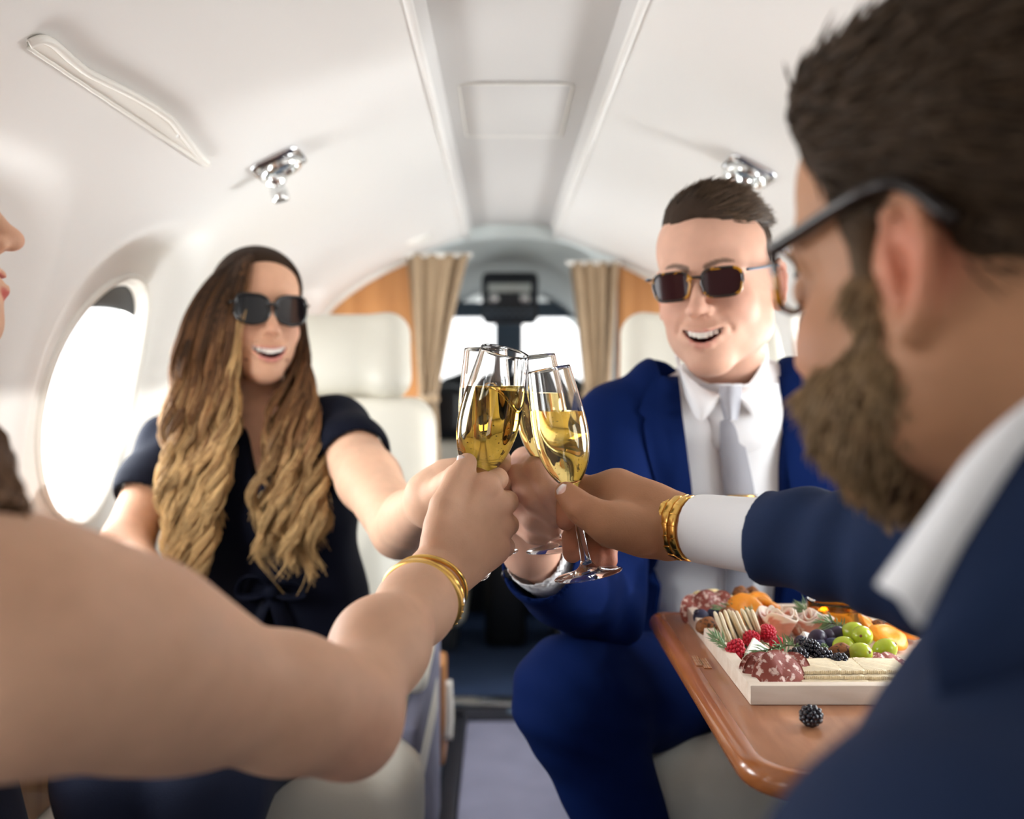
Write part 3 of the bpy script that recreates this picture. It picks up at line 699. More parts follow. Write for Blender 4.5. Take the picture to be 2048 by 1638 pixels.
for r in range(2):
    for q in range(7): c, h = pw(972 + q*14, 980 + q*14, 618 + r*12, 625 + r*12, 3.392, .006); box('switch', c, h, M['bluegrey'], op, .002)
ws = empty('windshield', P(1020, 700, 4.1), 'two pane cockpit windshield with blue grey frame beyond the opening', 'windshield')
for l, r_, t_, b_ in ((868, 990, 632, 765), (1046, 1176, 634, 765)):
    V = [P(l+10, t_, 4.0), P(r_, t_, 4.1), P(r_, b_, 4.2), P(l, b_, 4.1)]; o = obj('pane', np.array(V), [(0, 1, 2, 3)], M['pane'], ws, smooth=False); m = o.modifiers.new('s', 'SOLIDIFY'); m.thickness = .006
c, h = pw(990, 1046, 630, 765, 4.12, .02); box('centre_post', c, h, M['bluegrey'], ws, .01)
c, h = pw(860, 1180, 604, 636, 4.06, .02); box('brow', c, h, M['bluegrey'], ws, .01)
for l in (852, 1176): c, h = pw(l, l+16, 600, 780, 4.06, .02); box('side_post', c, h, M['bluegrey'], ws, .008)
gs = empty('glareshield', P(1020, 800, 3.95), 'black glareshield and instrument panel under the windshield', 'instrument panel')
S = SDF(); S.rc(P(900, 778, 3.95), P(1145, 778, 3.95), .05, .05, .05); S.rc(P(930, 762, 3.97), P(985, 758, 3.97), .035, .035, .05); S.rc(P(1060, 764, 3.97), P(1120, 764, 3.97), .03, .03, .05)
V, Q = S.mesh(.012); obj('hood', V, Q, M['black'], gs)
c, h = pw(880, 1165, 790, 1010, 4.0, .03); box('panel_face', c, h, M['dark'], gs, .01)
for i in range(5):
    V, Q = lathe([(0, .006), (.03, .006), (.036, 0)], 24); obj('gauge', P(905 + i*58, 850, 3.93) + V[:, [0, 2, 1]]*(1, -1, 1), Q, M['black'], gs)
ped = empty('centre_pedestal', P(1010, 1200, 3.75), 'black centre pedestal standing between the pilot seats', 'pedestal')
c, h = pw(972, 1052, 1000, 1272, 3.75, .18); box('body', c, h, M['black'], ped, .03, 3)
for px in (992, 1012, 1030): V, Q = tube([P(px, 1000, 3.6), P(px, 975, 3.58)], .006, 8); obj('lever', V, Q, M['black'], ped); V, Q = lathe([(0, .014), (.01, .01), (.012, 0), (.008, -.01), (0, -.012)], 12); obj('lever_knob', V + P(px, 972, 3.58), Q, M['bluegrey'], ped)
def pilot_seat(pxl, pxr, label):
    r = empty('pilot_seat', (P((pxl+pxr)/2, 1300, 3.5)), label, 'seat', 'pilot seats'); d = 3.5
    S = SDF(); c, h = pw(pxl, pxr, 880, 1130, d, .05); S.box(c, h, None, .045, .01); V, Q = S.mesh(.012); obj('seat_back', V, Q, M['leather'], r)
    c, h = pw(pxl+6, pxr-6, 770, 880, d-.005, .045); S = SDF(); S.box(c, h, None, .04, .01); V, Q = S.mesh(.012); obj('head_cushion', V, Q, M['black'], r)
    c, h = pw(pxl, pxr, 1110, 1230, d+.2, .22); S = SDF(); S.box(c, h, None, .05, .01); V, Q = S.mesh(.012); obj('seat_cushion', V, Q, M['leather'], r)
    c, h = pw(pxl+20, pxr-20, 1225, 1290, d+.2, .15); box('base', c, h, M['dark'], r, .02)
    a = -1 if pxl < 1000 else 1; x0 = pxr if a < 0 else pxl
    V, Q = tube([P(x0 - 42*-a*-1, 782, d-.09), P(x0 + a*8*-1, 905, d-.10)], .011, 8, flat=(1.6, .4)); obj('harness_strap', V, Q, M['bluegrey'], r)
pilot_seat(820, 936, 'left pilot seat with dark head cushion behind the left curtain'); pilot_seat(1084, 1210, 'right pilot seat with pale cushion behind the blue suit sleeve')

o = box('lower_bulkhead', P(1020, 1150, 4.15), (.62, .02, .34), M['dark'], gs, .01)
for l in (-1, 1): o = box('trim_%d' % (9 + l), (XC + l*.50, 3.65, Z0 - .55), (.03, .60, .42), M['dark'], None, .01); o['kind'] = 'structure'
# aft bulkhead behind the lens
V, Q = [], []
aa = np.linspace(0, ARC[-1], 60); X = -np.interp(aa, ARC, PROF[:, 0]); Z = np.interp(aa, ARC, PROF[:, 1])
V = [(XC - x, YA, Z0+z) for x, z in zip(X, Z)] + [(XC + x, YA, Z0+z) for x, z in zip(X, Z)]
o = obj('wall_back', np.array(V), [(i, i+1, 61+i, 60+i) for i in range(59)] , M['liner'], smooth=False); o['kind'] = 'structure'
# ------------------------------------------------------------------ cloth sheets laid over a sculpted form
def sheet(name, G, th, mat, parent, toward=None, smooth=True):
    """G (m,n,3) grid -> closed thick sheet; thickness goes away from `toward` (default the lens side, -Y)"""
    G = np.asarray(G, float); m, n, _ = G.shape; du = np.gradient(G, axis=0); dv = np.gradient(G, axis=1); N = np.cross(du, dv); N /= np.linalg.norm(N, axis=2, keepdims=True) + 1e-12
    tw = np.array((0, -1, 0.0)) if toward is None else np.array(toward, float)
    if (N @ tw).mean() < 0: N = -N
    V = np.concatenate([G.reshape(-1, 3), (G - N*th).reshape(-1, 3)]); M_ = m*n
    Q = [(i*n+j, (i+1)*n+j, (i+1)*n+j+1, i*n+j+1) for i in range(m-1) for j in range(n-1)]
    rim = [i*n for i in range(m)] + [(m-1)*n+j for j in range(1, n)] + [i*n+n-1 for i in range(m-2, -1, -1)] + [j for j in range(n-2, 0, -1)]
    Q += [tuple(x+M_ for x in q[::-1]) for q in Q] + [(rim[(i+1) % len(rim)], rim[i], rim[i]+M_, rim[(i+1) % len(rim)]+M_) for i in range(len(rim))]
    bm = bmesh.new(); vs = [bm.verts.new(v) for v in V]
    for q in Q: bm.faces.new([vs[i] for i in q])
    return bm_obj(name, bm, mat, parent, smooth, auto=50)
def lay(name, S, rows, th, mat, parent, off=.002, nu=14, nv=40, bulge=0.0, outer=None):
    """rows (py, pxl, pxr[, extra]) spanning a patch that is dropped on form S along the lines of sight"""
    r = spline(np.array(rows, float)[:, :3], nv); G = np.zeros((nv, nu, 3)); u = np.linspace(0, 1, nu)
    D = np.zeros((nv, nu, 3)); D[..., 0] = (r[:, 1:2] + (r[:, 2:3]-r[:, 1:2])*u - 1004)/2000; D[..., 1] = 1; D[..., 2] = -(r[:, 0:1]-755)/2000
    O = np.zeros_like(D); O[..., 2] = Z0; dn = D/np.linalg.norm(D, axis=2, keepdims=True); O = O + dn*.75
    H_ = S.surf(O, dn, tmax=1.4); T = np.linalg.norm(H_ - O, axis=2)
    if outer:
        if outer == 'r': T = T[:, ::-1]
        for j in range(2, nu):
            bad = (T[:, j] - T[:, j-1] > .010) | (T[:, j] - T[:, j-1] < -.03); T[:, j] = np.where(bad, T[:, j-1] + np.clip(T[:, j-1] - T[:, j-2], -.004, .004), T[:, j])
        if outer == 'r': T = T[:, ::-1]
        T[1:-1] = .4*T[1:-1] + .3*(T[:-2] + T[2:]); T[1:-1] = .4*T[1:-1] + .3*(T[:-2] + T[2:])
    H_ = O + dn*T[..., None]; G = H_ - dn*(off + th + bulge*np.sin(np.pi*u)[None, :, None])
    for _ in range(2): G[1:-1] = .5*G[1:-1] + .25*(G[:-2] + G[2:])
    return sheet(name, G, th, mat, parent, toward=(0, -1, 0))
def person(label, S, cell, colf, group=None, at=None):
    V, Q = S.mesh(cell); V = relax(V, Q, 1, .35)
    n = V.mean(0) if at is None else np.array(at); o = empty('person', n, label, 'person')
    b = obj('body', V, Q, M['skin'], o, col=colf(V)); return o, b
def fuzz(name, V, Q, count, length, flow, mat, parent, root, tip, rad=.0006, lift=.35, seed=0, seg=5, sel=None, curl=.25, jitter=.35):
    """short hairs grown from a mesh surface; flow(points)->direction"""
    g = np.random.default_rng(seed); N = np.zeros_like(V); n = np.cross(V[Q[:, 2]]-V[Q[:, 0]], V[Q[:, 3]]-V[Q[:, 1]])
    for k in range(4): 
        for ax in range(3): N[:, ax] += np.bincount(Q[:, k], n[:, ax], len(V))
    N /= np.linalg.norm(N, axis=1, keepdims=True) + 1e-12
    ids = np.arange(len(V)) if sel is None else np.where(sel(V))[0]; i = g.choice(ids, count); p = V[i] + g.normal(size=(count, 3))*.001; nn = N[i]
    f = flow(p); f = f - nn*(f*nn).sum(1, keepdims=True)*.7; f /= np.linalg.norm(f, axis=1, keepdims=True)+1e-9
    d = f + nn*lift + g.normal(size=(count, 3))*jitter*.5; d /= np.linalg.norm(d, axis=1, keepdims=True); L = length*g.uniform(.6, 1.2, (count, 1, 1)); t = np.linspace(0, 1, seg)[None, :, None]
    bend = (f - nn*.4)*curl; path = p[:, None] - nn[:, None]*.002 + L*(t*d[:, None] + t*t*bend[:, None])
    c = np.array(root) + (np.array(tip)-np.array(root))*t; c = c*g.uniform(.6, 1.35, (count, 1, 1)); r = rad*(1 - .8*t[..., 0]**2)
    v, q, cc = strands(path, r, np.broadcast_to(c, path.shape)); o = obj(name, v, q, mat, parent, col=cc); o['kind'] = 'stuff'; return o
def skin_mottle(V, C, amt=.05): n = vnoise(V, 45, 3); return np.clip(C*(1 + amt*n[:, None]*np.array((.6, 1, 1.1))), 0, 1)
def redden(V, C, pts, r, w, col=(.62, .25, .18)):
    for p in pts:
        d = np.linalg.norm(V - np.array(p), axis=1); k = (w*np.exp(-(d/r)**2))[:, None]; C = C*(1-k) + np.array(col)*k
    return C
U = lambda v: np.array(v, float)/np.linalg.norm(v)

# ================================================================== the seated man in the royal blue suit
HM = Frame(P(1430, 561, 1.335), basis((-.43, -.89, -.10), roll=-.065), .945)
S = SDF(); head_sdf(S, HM, wid=.036, open_=.018)
MN = P(1462, 800, 1.44); MR = P(1236, 850, 1.41); ML = P(1690, 856, 1.47)
S.rc(HM(0, -.028, -.06), MN + (0, .012, .02), .054, .056, .02); S.rc(MN + (0, .03, -.03), MR*.85 + MN*.15 + (0, .02, -.01), .035, .035, .03); S.rc(MN + (0, .03, -.03), ML*.85 + MN*.15 + (0, .02, -.01), .035, .035, .03)
MC = P(1460, 960, 1.50); MW = P(1455, 1160, 1.575); MH = P(1452, 1310, 1.63); msd = U(ML - MR)
S.ec(MN*.3 + MC*.7 + (0, .03, 0), MW + (0, .02, 0), msd, (.11, .065), (.11, .07), .05); S.ec(MW + (0, .02, 0), MH, msd, (.11, .07), (.12, .08), .05)
ME = P(1204, 1215, 1.30); MX = P(1064, 1108, 1.105)
S.rc(MR, ME, .042, .036, .02); S.rc(ME, MX, .036, .025, .02)
def hand_D(S):
    w = MX; f = [((1052, 926, 1.06), (1075, 936, 1.0), (1100, 984, .978), (1117, 1016, .982)), ((1042, 966, 1.07), (1036, 955, 1.008), (1070, 1003, .988), (1106, 1036, .990)),
                 ((1042, 1010, 1.075), (1027, 1000, 1.018), (1066, 1040, 1.0), (1106, 1060, 1.0)), ((1046, 1046, 1.075), (1032, 1040, 1.025), (1066, 1068, 1.012), (1101, 1076, 1.01))]
    R = [(.0125, .0128, .0110, .0092), (.0125, .0132, .0112, .0095), (.012, .0125, .0108, .009), (.011, .0112, .0096, .0082)]
    for q, r in zip(f, R):
        pts = [P(*a) for a in q]; finger(S, pts, r, .005); S.rc(w*.75+pts[0]*.25, pts[0], .021, r[0]*1.05, .02)
    S.ec(w, P(1050, 1000, 1.085), (1, 0, .2), (.026, .018), (.030, .015), .02)
    t = [P(1085, 1070, 1.075), P(1112, 1022, 1.05), P(1124, 985, 1.028), P(1122, 958, 1.008)]; finger(S, t, (.018, .0145, .012, .0095), .008)
    return [P(*a[1]) for a in f]
kM = hand_D(S)
def colM(V):
    C = head_color(V, HM, SKIN_M, (.60, .22, .19), (.10, .06, .04), wid=.036, open_=.018, stubble=(.42, .27, .20), ear=(.78, .30, .22)); C = redden(V, C, kM, .014, .35)
    return skin_mottle(V, C, .04)
man, man_b = person('man in royal blue suit, white shirt and grey tie smiling behind the table', S, .0021, colM, at=P(1450, 1300, 1.6))
tt_ = teeth(HM, man, wid=.036, open_=.018)
# trousers
S = SDF(); mk = P(1150, 1398, 1.235); mh = P(1420, 1370, 1.58); S.rc(mh, mk, .088, .074, .04); S.rc(mk, P(1300, 1790, 1.27), .070, .052, .03)
mk2 = P(1700, 1450, 1.16); S.rc(P(1580, 1370, 1.60), mk2, .088, .074, .04); S.rc(mk2, P(1760, 1960, 1.2), .07, .05, .03); S.rc(mh, P(1580, 1370, 1.60), .10, .10, .05)
S.rc(MH, MH + (0, 0, -.03), .12, .12, .05)
S.disp(lambda p: .0022*vnoise(p, 30, 8) + .003*np.exp(-(np.linalg.norm(p - mk.astype(F), axis=-1)/.10)**2)*np.sin(p @ np.array((60, 20, 130.)) + 2*vnoise(p, 20, 4)))
V, Q = S.mesh(.005); obj('trousers', V, Q, M['suit_blue'], man)
# shirt
Ssh = SDF()
for sh in (MR, ML): Ssh.rc(MN + (0, .005, -.012), sh*.55 + MN*.45, .056, .050, .05)
Ssh.ec(MN*.75 + MC*.25 + (0, .015, 0), MC, msd, (.11, .092), (.15, .104), .05); Ssh.ec(MC, MW, msd, (.15, .100), (.142, .100), .05); Ssh.ec(MW, MH, msd, (.142, .10), (.155, .112), .05)
Ssh.disp(lambda p: .0022*np.sin(vnoise(p*np.array((1, 1, .45)), 38, 6)*3.5))
V, Q = Ssh.mesh(.004); obj('shirt', V, Q, M['shirt'], man)
Scf = SDF(); ax = U(MX - ME); Scf.rc(MX - ax*.075, MX - ax*.012, .0365, .0355, .01); Scf.rc(MX - ax*.02, MX + ax*.04, .0325, .0325, .003, 's'); V, Q = Scf.mesh(.003); obj('shirt_cuff', V, Q, M['shirt'], man)
# jacket
Sj = SDF(); Sj.ec(MC*.85 + MN*.15, MC, msd, (.165, .105), (.188, .125), .05); Sj.ec(MC, MW, msd, (.188, .125), (.170, .122), .05); Sj.ec(MW, MH, msd, (.170, .122), (.192, .14), .05)
for sh in (MR, ML): Sj.rc(MN + (0, .012, -.012), sh + (0, 0, .004), .052, .052, .05)
for px, d in ((1318, 1.395), (1588, 1.425)): Sj.rc(P(px, 775, d), P(px + 12, 980, d + .005), .045, .05, .04)
Sj.chain([MR, MR*.5 + ME*.5, ME, ME*.5 + MX*.5, MX - ax*.040], (.060, .058, .054, .052, .050), .02)
Sj.rc(ML, P(1790, 1260, 1.42), .060, .052, .02)
Rj = np.stack([msd, U(np.cross(MN - MH, msd)), U(MN - MH)], 1); fr = -Rj[:, 1] if Rj[1, 1] > 0 else Rj[:, 1]
Sj.box(P(1459, 760, 1.30), (.068, .125, .10), Rj, .01, .008, 's'); Sj.box(P(1479, 990, 1.34), (.073, .118, .17), Rj, .01, .008, 's'); Sj.box(P(1470, 1260, 1.40), (.080, .13, .14), Rj, .01, .008, 's')
Sj.el(MN + (0, .0, .03), (.072, .07, .06), None, .01, 's')
Sj.rc(MX - ax*.058, MX - ax*.02, .040, .043, .003, 's')
Sj.disp(lambda p: .0018*vnoise(p, 35, 2) + .0028*np.exp(-(np.linalg.norm(p - ME.astype(F), axis=-1)/.10)**2)*np.sin(p @ np.array((120, 30, 60.)) + 2*vnoise(p, 18, 4)))
V, Q = Sj.mesh(.0032); V = relax(V, Q, 1); jk = obj('suit_jacket', V, Q, M['suit_blue'], man)
# lapels, collar, tie
lay('lapel', Sj, [(752, 1306, 1357), (780, 1294, 1360), (822, 1278, 1364), (838, 1292, 1366), (852, 1288, 1368), (930, 1302, 1378), (1010, 1326, 1386), (1110, 1350, 1378)], .003, M['suit_blue'], man, .002, outer='l')
lay('lapel', Sj, [(752, 1546, 1592), (785, 1552, 1606), (828, 1560, 1630), (845, 1563, 1612), (930, 1574, 1618), (1010, 1586, 1612), (1100, 1590, 1600)], .003, M['suit_blue'], man, .002, outer='r')
def collar_leaf(top, low, d_top, d_low, name='shirt_collar', mat=None, parent=None, th=.003):
    n = 16; a = spline([P(x, y, d) for (x, y), d in zip(top, d_top)], n); b = spline([P(x, y, d) for (x, y), d in zip(low, d_low)], n); G = np.zeros((n, 8, 3))
    for j in range(8):
        f = j/7; G[:, j] = a*(1-f) + b*f + np.array((0, -.008*math.sin(math.pi*f), .002*math.sin(math.pi*f)))
    return sheet(name, G, th, mat or M['shirt'], parent)
collar_leaf([(1347, 688), (1356, 730), (1400, 772), (1440, 788)], [(1358, 756), (1374, 800), (1402, 842), (1444, 796)], [1.40, 1.36, 1.335, 1.33], [1.375, 1.35, 1.325, 1.325], parent=man)
collar_leaf([(1532, 672), (1526, 720), (1500, 764), (1470, 788)], [(1536, 740), (1532, 800), (1520, 838), (1472, 796)], [1.41, 1.375, 1.345, 1.33], [1.39, 1.36, 1.335, 1.325], parent=man)
Sk = SDF(); Sk.rc(HM(0, -.02, -.085)*.3 + MN*.7 + (-.004, -.012, .012), MN + (-.002, -.008, -.02), .066, .078, .01); V, Q = Sk.mesh(.004, clip=None); zc_ = Z0 - (786-755)/2000*1.36
kp = V[Q].mean(1)[:, 2] < zc_ + .012; obj('collar_band', V, Q[kp], M['shirt'], man)
tie = lay('tie', Ssh, [(838, 1440, 1480), (900, 1440, 1492), (990, 1448, 1510), (1090, 1452, 1512), (1190, 1450, 1506)], .004, M['tie'], man, .004, bulge=.004)
kn = [(772, 1439, 1483), (792, 1437, 1484), (815, 1442, 1480), (840, 1448, 1476)]; G = np.zeros((12, 10, 3)); r_ = spline(kn, 12)
for i in range(12):
    for j in range(10): u = j/9; G[i, j] = P(r_[i, 1] + (r_[i, 2]-r_[i, 1])*u, r_[i, 0], 1.322 + .012*(i/11)*.2 - .012*math.sin(math.pi*u))
sheet('tie_knot', G, .012, M['tie'], man)
hp_ = Ssh.surf(np.array([P(1448, 992, .8), P(1510, 992, .8)]), np.array([P(1448, 992, 1)-(0, 0, Z0), P(1510, 992, 1)-(0, 0, Z0)])) - (0, .014, 0)
tb = empty('tie_bar', hp_.mean(0), 'thin metal tie bar clipped across the grey tie of the seated man', 'tie bar'); V, Q = tube(hp_, .0022, 8, flat=(1, 1.4)); obj('bar', V, Q, M['gold'], tb)
V, Q = lathe([(0, .004), (.003, .003), (.004, 0), (.003, -.003), (0, -.004)], 12); obj('end_stud', V + hp_[1], Q, M['silver'], tb)
for i in range(3):
    p_ = P(1014 + i*13, 1152 + i*11, 1.085 + .002*i); V, Q = lathe([(0, .003), (.005, .003), (.0068, .0015), (.0068, -.002), (0, -.002)], 16); o = Sj.surf(np.array([P(1014 + i*12, 1150 + i*11, .85)]), np.array([P(1014 + i*12, 1150 + i*11, 1)-(0, 0, Z0)]))[0]
    obj('cuff_button', (V[:, [0, 2, 1]]*(1, -1, 1)) + o, Q, M['button'], man)
# hair: close sides, longer top combed across
Sh = SDF(); Sh.el(HM(0, -.021, .042), np.array((.0775, .0935, .087))*HM.k, HM.R, .01); Sh.el(HM(-.004, .026, .092), np.array((.054, .052, .036))*HM.k, HM.R, .03)
Sh.cut(HM(0, .070, .078), HM.R @ U((0, .80, -.60)), .006)
Sh.disp(lambda p: .0012*vnoise(p, 180, 5)); V, Q = Sh.mesh(.0025)
q = HM.inv(V); side_ = np.clip((.075 - q[:, 2])/.03, 0, 1)[:, None]; obj('hair', V, Q, M['hair_m'], man, col=np.array((.045, .029, .020))*(1-side_) + np.array((.075, .050, .036))*side_)
def flM(p):
    q = HM.inv(p); d = np.stack([-.55 + 0*q[:, 0], -.75 + 0*q[:, 1], .18*np.ones(len(q))], 1); s = q[:, 2] < .065; d[s] = (0, -.5, -.8); return d @ HM.R.T
fuzz('hair_strands', V, Q, 5200, .030, flM, M['hair'], man, (.035, .022, .014), (.13, .085, .055), .0011, .12, 4, 6, sel=lambda v: HM.inv(v)[:, 2] > .072, curl=.05, jitter=.12)
fuzz('hair_sides', V, Q, 3500, .008, flM, M['hair'], man, (.03, .02, .014), (.07, .045, .03), .0007, .2, 5, 4, sel=lambda v: HM.inv(v)[:, 2] < .085)
def ol_rect(t):
    c, s = math.cos(t), math.sin(t); n = .55; return (.0262*math.copysign(abs(c)**n, c)*(1 - .06*(s < 0)), .0185*math.copysign(abs(s)**n, s))
spectacles('sunglasses', HM, 'rectangular brown tortoise sunglasses worn by the man in the blue suit', ol_rect, (M['frame_tort'], M['lens_brown']), zc=-.004, temple_z=.013, tort_temple=M['bluegrey'])

# ================================================================== the seated woman with long hair
HW = Frame(P(514, 628, 1.60), basis((.47, -.88, .03), roll=.02), .87)
S = SDF(); head_sdf(S, HW, True, wid=.039, open_=.020, lips=.0042, z0=-.068)
WN = P(512, 842, 1.625); WR = P(342, 890, 1.63); WL = P(676, 862, 1.57); wsd = U(WL - WR)
WC = P(528, 990, 1.60); WWa = P(572, 1195, 1.60); WH = P(580, 1330, 1.60)
S.rc(HW(0, -.028, -.065), WN, .044, .046, .02); S.rc(WN, WR*.8 + WN*.2, .040, .034, .05); S.rc(WN, WL*.8 + WN*.2, .040, .034, .05)
S.ec(WN*.65 + WC*.35, WC, wsd, (.115, .070), (.135, .088), .05); S.ec(WC, WWa, wsd, (.128, .085), (.105, .075), .05); S.ec(WWa, WH, wsd, (.105, .075), (.14, .10), .05)
WE = P(800, 1058, 1.285); WX = P(856, 1002, 1.065); WE2 = P(252, 1090, 1.50)
S.rc(WR, WE2, .044, .036, .03); S.rc(WE2, P(330, 1270, 1.32), .036, .026, .02)
S.chain([WL, WL*.45 + WE*.55, WE], (.047, .043, .037), .02); S.chain([WE, WE*.6 + WX*.4, WX], (.036, .034, .023), .012)
def hand_C(S):
    w = WX; f = [((918, 948, 1.055), (975, 926, 1.048), (1003, 918, 1.024), (1007, 930, 1.0)), ((922, 974, 1.06), (982, 956, 1.05), (1012, 952, 1.026), (1013, 964, 1.002)),
                 ((925, 1000, 1.065), (985, 984, 1.05), (1015, 980, 1.026), (1014, 994, 1.004)), ((928, 1024, 1.068), (980, 1014, 1.055), (1004, 1012, 1.035), (1005, 1024, 1.012))]
    R = [(.0112, .0102, .009, .0078), (.0112, .0105, .0092, .008), (.0108, .0098, .0088, .0076), (.0098, .0086, .0076, .0066)]
    for q, r in zip(f, R): pts = [P(*a) for a in q]; finger(S, pts, r, .004); S.rc(w*.7+pts[0]*.3, pts[0], .019, r[0]*1.05, .02)
    S.ec(w, P(900, 985, 1.06), (0, 0, 1), (.024, .016), (.034, .014), .02)
    t = [P(880, 985, 1.04), P(915, 958, 1.01), P(938, 945, .992), P(956, 938, .982)]; finger(S, t, (.017, .0135, .0112, .009), .008)
    return f
fC = hand_C(S)
def colW(V):
    C = head_color(V, HW, (.66, .37, .24), (.58, .20, .18), (.06, .035, .02), wid=.039, open_=.020, z0=-.068, brow_w=.8); q = HW.inv(V)
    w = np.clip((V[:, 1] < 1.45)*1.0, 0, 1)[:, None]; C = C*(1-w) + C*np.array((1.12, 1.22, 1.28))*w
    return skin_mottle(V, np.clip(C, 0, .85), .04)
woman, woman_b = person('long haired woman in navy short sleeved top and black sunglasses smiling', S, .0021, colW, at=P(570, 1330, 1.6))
teeth(HW, woman, wid=.039, open_=.020, z0=-.068)
for i in range(3):
    q = [P(*a) for a in fC[i]]; al = q[3]-q[2]; nail(woman, q[3]*.8+q[2]*.2 + (0, -.0078, .0), (.15, -1, .3), al, .0048, .0062, (.86, .62, .56))
# top
St = SDF(); St.ec(WN*.55 + WC*.45, WC, wsd, (.128, .080), (.150, .104), .05); St.ec(WC, WWa, wsd, (.148, .104), (.122, .090), .05); St.ec(WWa, WH, wsd, (.122, .090), (.165, .118), .05)
for s in (-1, 1): St.el(WC + wsd*.062*s + (0, -.062, .0), (.058, .052, .058), None, .04)
for sh, el in ((WR, WE2), (WL, WE)):
    a = U(el - sh); St.rc(WN + (0, .008, -.02), sh, .042, .046, .05); St.chain([sh, sh + a*.085], (.051, .055), .03); St.rc(sh + a*.075, sh + a*.16, .049, .053, .004, 's')
ap = P(512, 975, 1.49); n1 = U((1, .12, -.36)); n2 = U((-1, .12, -.36))
vw = lambda p: np.maximum(np.maximum((p - ap.astype(F)) @ n1.astype(F), (p - ap.astype(F)) @ n2.astype(F)), np.maximum(p[..., 1] - F(1.66), F(ap[2]) - p[..., 2]))
St.add(vw, ap + (0, .05, .12), .2, .006, 's'); St.el(WN + (0, -.005, .035), (.064, .062, .05), None, .01, 's')
St.disp(lambda p: .0035*np.sin(vnoise(p*np.array((1, 1, .5)), 28, 12)*3))
V, Q = St.mesh(.0034); V = relax(V, Q, 1); obj('short_sleeved_top', V, Q, M['navy_top'], woman)
Sb = SDF(); Sb.ec(WWa + (0, 0, .018), WWa + (0, 0, -.012), wsd, (.128, .096), (.130, .098), .01); Sb.disp(lambda p: .0015*vnoise(p*np.array((1, 1, 4)), 40, 1)); V, Q = Sb.mesh(.004); obj('sash_belt', V, Q, M['navy_top'], woman)
bw = P(545, 1182, 1.495)
for s, tilt in ((-1, .25), (1, -.1)):
    loop = spline([bw, bw + (s*.018, -.012, .018+tilt*.02), bw + (s*.042, -.010, .014+tilt*.02), bw + (s*.048, -.006, -.004), bw + (s*.024, -.012, -.006), bw], 24); V, Q = tube(loop, .009, 10, flat=(1.2, .3)); obj('bow_loop', V, Q, M['navy_top'], woman)
    tail = spline([bw, bw + (s*.012, -.012, -.025), bw + (s*.022, -.012, -.06), bw + (s*.020, -.006, -.10)], 14); V, Q = tube(tail, np.linspace(.008, .013, 14), 10, flat=(1.3, .25)); obj('bow_tail', V, Q, M['navy_top'], woman)
S2 = SDF(); S2.el(bw + (0, -.012, 0), (.012, .010, .011)); V, Q = S2.mesh(.0025); obj('bow_knot', V, Q, M['navy_top'], woman)
S = SDF(); wk = P(235, 1545, 1.17); wk2 = P(418, 1545, 1.17)
S.rc(WH + (-.07, 0, -.02), wk, .085, .068, .05); S.rc(WH + (.07, 0, -.02), wk2, .085, .068, .05); S.chain([wk, P(260, 2100, 1.15)], (.066, .05), .03); S.chain([wk2, P(400, 2100, 1.15)], (.066, .05), .03)
S.disp(lambda p: .002*vnoise(p, 30, 3)); V, Q = S.mesh(.006); obj('trousers', V, Q, M['navy_pant'], woman)
